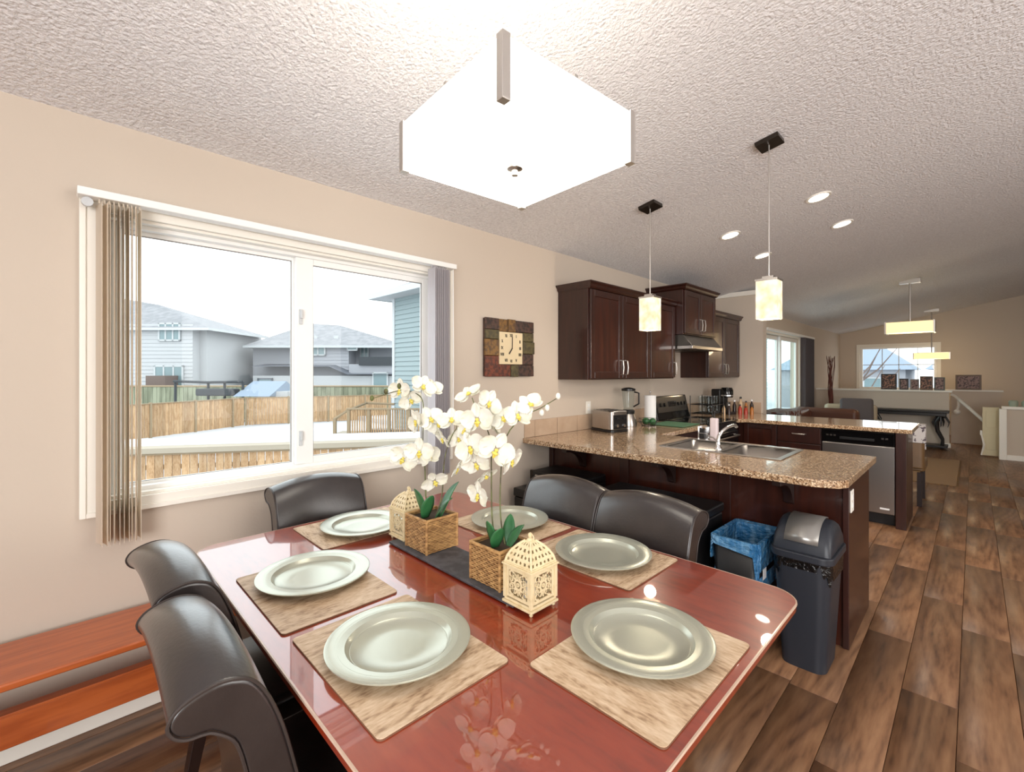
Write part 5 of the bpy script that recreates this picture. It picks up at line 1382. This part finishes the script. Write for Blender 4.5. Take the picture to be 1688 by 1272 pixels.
mk('roof', MB().add([(h.X(400, 31), 29.9, h.Z(652, 31)), (h.X(458, 31), 29.9, h.Z(652, 31)), (h.X(470, 31), 31.2, h.Z(628, 31)), (h.X(415, 31), 31.2, h.Z(628, 31)), (h.X(480, 31), 32.4, h.Z(652, 31)), (h.X(425, 31), 32.4, h.Z(652, 31))],
                    [(0, 1, 2, 3), (3, 2, 4, 5), (1, 4, 2), (0, 3, 5), (0, 5, 4, 1)]), 'roof_blue', h.t)
h = House('lamp_post', 'thin pale street lamp post rising behind the fence', 'lamp post')
mk('pole', MB().tube([(h.X(388, 46), 46, G), (h.X(388, 46), 46, h.Z(546, 46))], .11, 8), 'fascia', h.t)
mk('luminaire', B(h.X(384, 46), h.X(390, 46), 45.8, 46.2, h.Z(549, 46), h.Z(546, 46)), 'fascia', h.t)
h = House('trampoline', 'dark trampoline frame standing between the fences', 'trampoline')
mk('frame', MB().tube([(h.X(290, 30.6), 30.4, h.Z(628, 30.6)), (h.X(345, 30.6), 30.4, h.Z(630, 30.6)), (h.X(402, 30.6), 30.4, h.Z(629, 30.6))], .09, 6), 'dark_outdoor', h.t)
mk('mat', B(h.X(328, 30.6), h.X(392, 30.6), 30.2, 30.9, h.Z(652, 30.6), h.Z(640, 30.6)), 'dark_outdoor', h.t, bevel=.1)
for px in (291, 345, 372, 402): mk('leg', MB().tube([(h.X(px, 30.6), 30.5, G), (h.X(px, 30.6), 30.5, h.Z(629, 30.6))], .08, 6), 'dark_outdoor', h.t)
# neighbour's house close by on the right, in world axes
t = thing('neighbour_house', 'blue-grey clapboard house close by at the right of the window', 'building', (-13.6, 9.3, 0))
mk('wall', B(0, 7, 0, 22, G, 4.35), 'siding_blue', t)
mb = MB(); z = G
while z < 4.3:
    mb.hexa([(-.02, -.045, z), (7.045, -.045, z), (7.045, 0, z), (-.02, 0, z)], [(-.02, -.008, z+.18), (7.01, -.008, z+.18), (7.01, 0, z+.18), (-.02, 0, z+.18)])
    mb.hexa([(7.0, 0, z), (7.045, 0, z), (7.045, 22, z), (7.0, 22, z)], [(7.0, 0, z+.18), (7.008, 0, z+.18), (7.008, 22, z+.18), (7.0, 22, z+.18)])
    z += .18
mk('siding', mb, 'siding_blue', t, kind='stuff')
mk('roof', MB().add([(-.7, -.7, 4.5), (7.7, -.7, 4.5), (7.7, 22.7, 4.5), (-.7, 22.7, 4.5), (3.5, 3.5, 6.4), (3.5, 18.5, 6.4)], [(0, 1, 4), (1, 2, 5, 4), (2, 3, 5), (3, 0, 4, 5), (3, 2, 1, 0)]), 'roof_shingle', t)
mb = MB(); mb.box(-.72, 7.72, -.74, -.7, 4.32, 4.54); mb.box(-.74, -.7, -.7, 22.7, 4.32, 4.54); mb.box(7.7, 7.74, -.7, 22.7, 4.32, 4.54)
mk('fascia', mb, 'fascia', t)
mk('soffit', B(-.7, 7.7, -.7, 22.7, 4.345, 4.37), 'siding_pale', t)
mk('corner_board', B(-.05, .12, -.06, .0, G, 4.35), 'fascia', t)
f = mk('window', MB().box(7.02, 7.08, 8.0, 9.6, .2, 1.6), 'fascia', t); mk('pane', B(7.07, 7.09, 8.1, 9.5, .3, 1.5), 'house_glass', f)
mk('wall_lamp', MB().sphere((1.0, -.12, .95), .12, 10), 'dark_outdoor', t, smooth=True)
# neighbour's deck railing
h = House('deck_railing', 'wooden deck railing with stair rail in front of the blue-grey house', 'railing')
D = 15.5; zt, zb = h.Z(675, D), h.Z(714, D)
mk('deck_floor', B(h.X(552, D), h.X(700, D), D-.1, D+.7, zb-.15, zb), 'deck_wood', h.t)
mk('snow_layer', B(h.X(605, D), h.X(695, D), D+.1, D+.6, zb, zb+.12), 'snow', h.t, bevel=.04)
for k in range(4):
    px = 575+k*33
    mk('post', B(h.X(px, D)-.05, h.X(px, D)+.05, D-.05, D+.05, zb-.3, zt), 'fence_frame', h.t)
mk('top_rail', B(h.X(572, D), h.X(700, D), D-.07, D+.07, zt, zt+.05), 'fence_frame', h.t)
bd = None
for k in range(31):
    px = 577+k*3.9
    if bd is None: o = mk('baluster', B(-.02, .02, -.02, .02, zb, zt), 'fence_board', h.t); bd = o.data
    else: o = link('baluster', bd, h.t)
    o.location = (h.X(px, D), D, 0)
mk('stair_rail', MB().tube([(h.X(552, D), D, h.Z(690, D)), (h.X(572, D), D, h.Z(677, D)), (h.X(604, D+1.5), D+1.5, h.Z(664, D+1.5)), (h.X(650, D+1.5), D+1.5, h.Z(666, D+1.5))], .05, 6), 'fence_frame', h.t)
mk('post', B(h.X(552, D)-.05, h.X(552, D)+.05, D-.05, D+.05, G, h.Z(689, D)), 'fence_frame', h.t)
# across the street, seen through the far window
for (x0, x1, y, zt, lab) in ((-10, -1.2, 46, 1.7, 'snow-roofed white house across the street, left in the far window'), (.5, 13, 44, 1.7, 'snow-roofed white house across the street, right in the far window')):
    t = thing('street_house', lab, 'building', (0, y, 0))
    mk('wall', B(x0, x1, 0, 8, G, zt), 'siding_grey', t)
    mk('roof', MB().add([(x0-.5, -.5, zt), (x1+.5, -.5, zt), (x1+.5, 8.5, zt), (x0-.5, 8.5, zt), (x0+2, 4, zt+2.2), (x1-2, 4, zt+2.2)], [(0, 1, 5, 4), (1, 2, 5), (2, 3, 4, 5), (3, 0, 4), (3, 2, 1, 0)]), 'roof_blue', t)
    k = x0+1
    while k < x1-1.5:
        f = mk('window', B(k, k+1.2, -.06, 0, -.1, 1.1), 'fascia', t); mk('pane', B(k+.1, k+1.1, -.08, -.05, 0, 1.0), 'house_glass', f); k += 2.6
t = thing('bare_tree', 'bare tree with thin branches outside the far window', 'tree', (-1.2, 24, G))
mk('trunk', MB().tube([(0, 0, 0), (.1, 0, 1.8), (.2, 0, 3.2)], [.16, .12, .08], 8), 'brick_brown', t)
for k in range(12):
    a = k*.9; z = 1.8+k*.14
    mk('branch', MB().tube([(.1, 0, z), (.1+.8*math.cos(a), .5*math.sin(a), z+.7), (.1+1.5*math.cos(a), .9*math.sin(a), z+1.7)], [.05, .03, .012], 5), 'brick_brown', t)
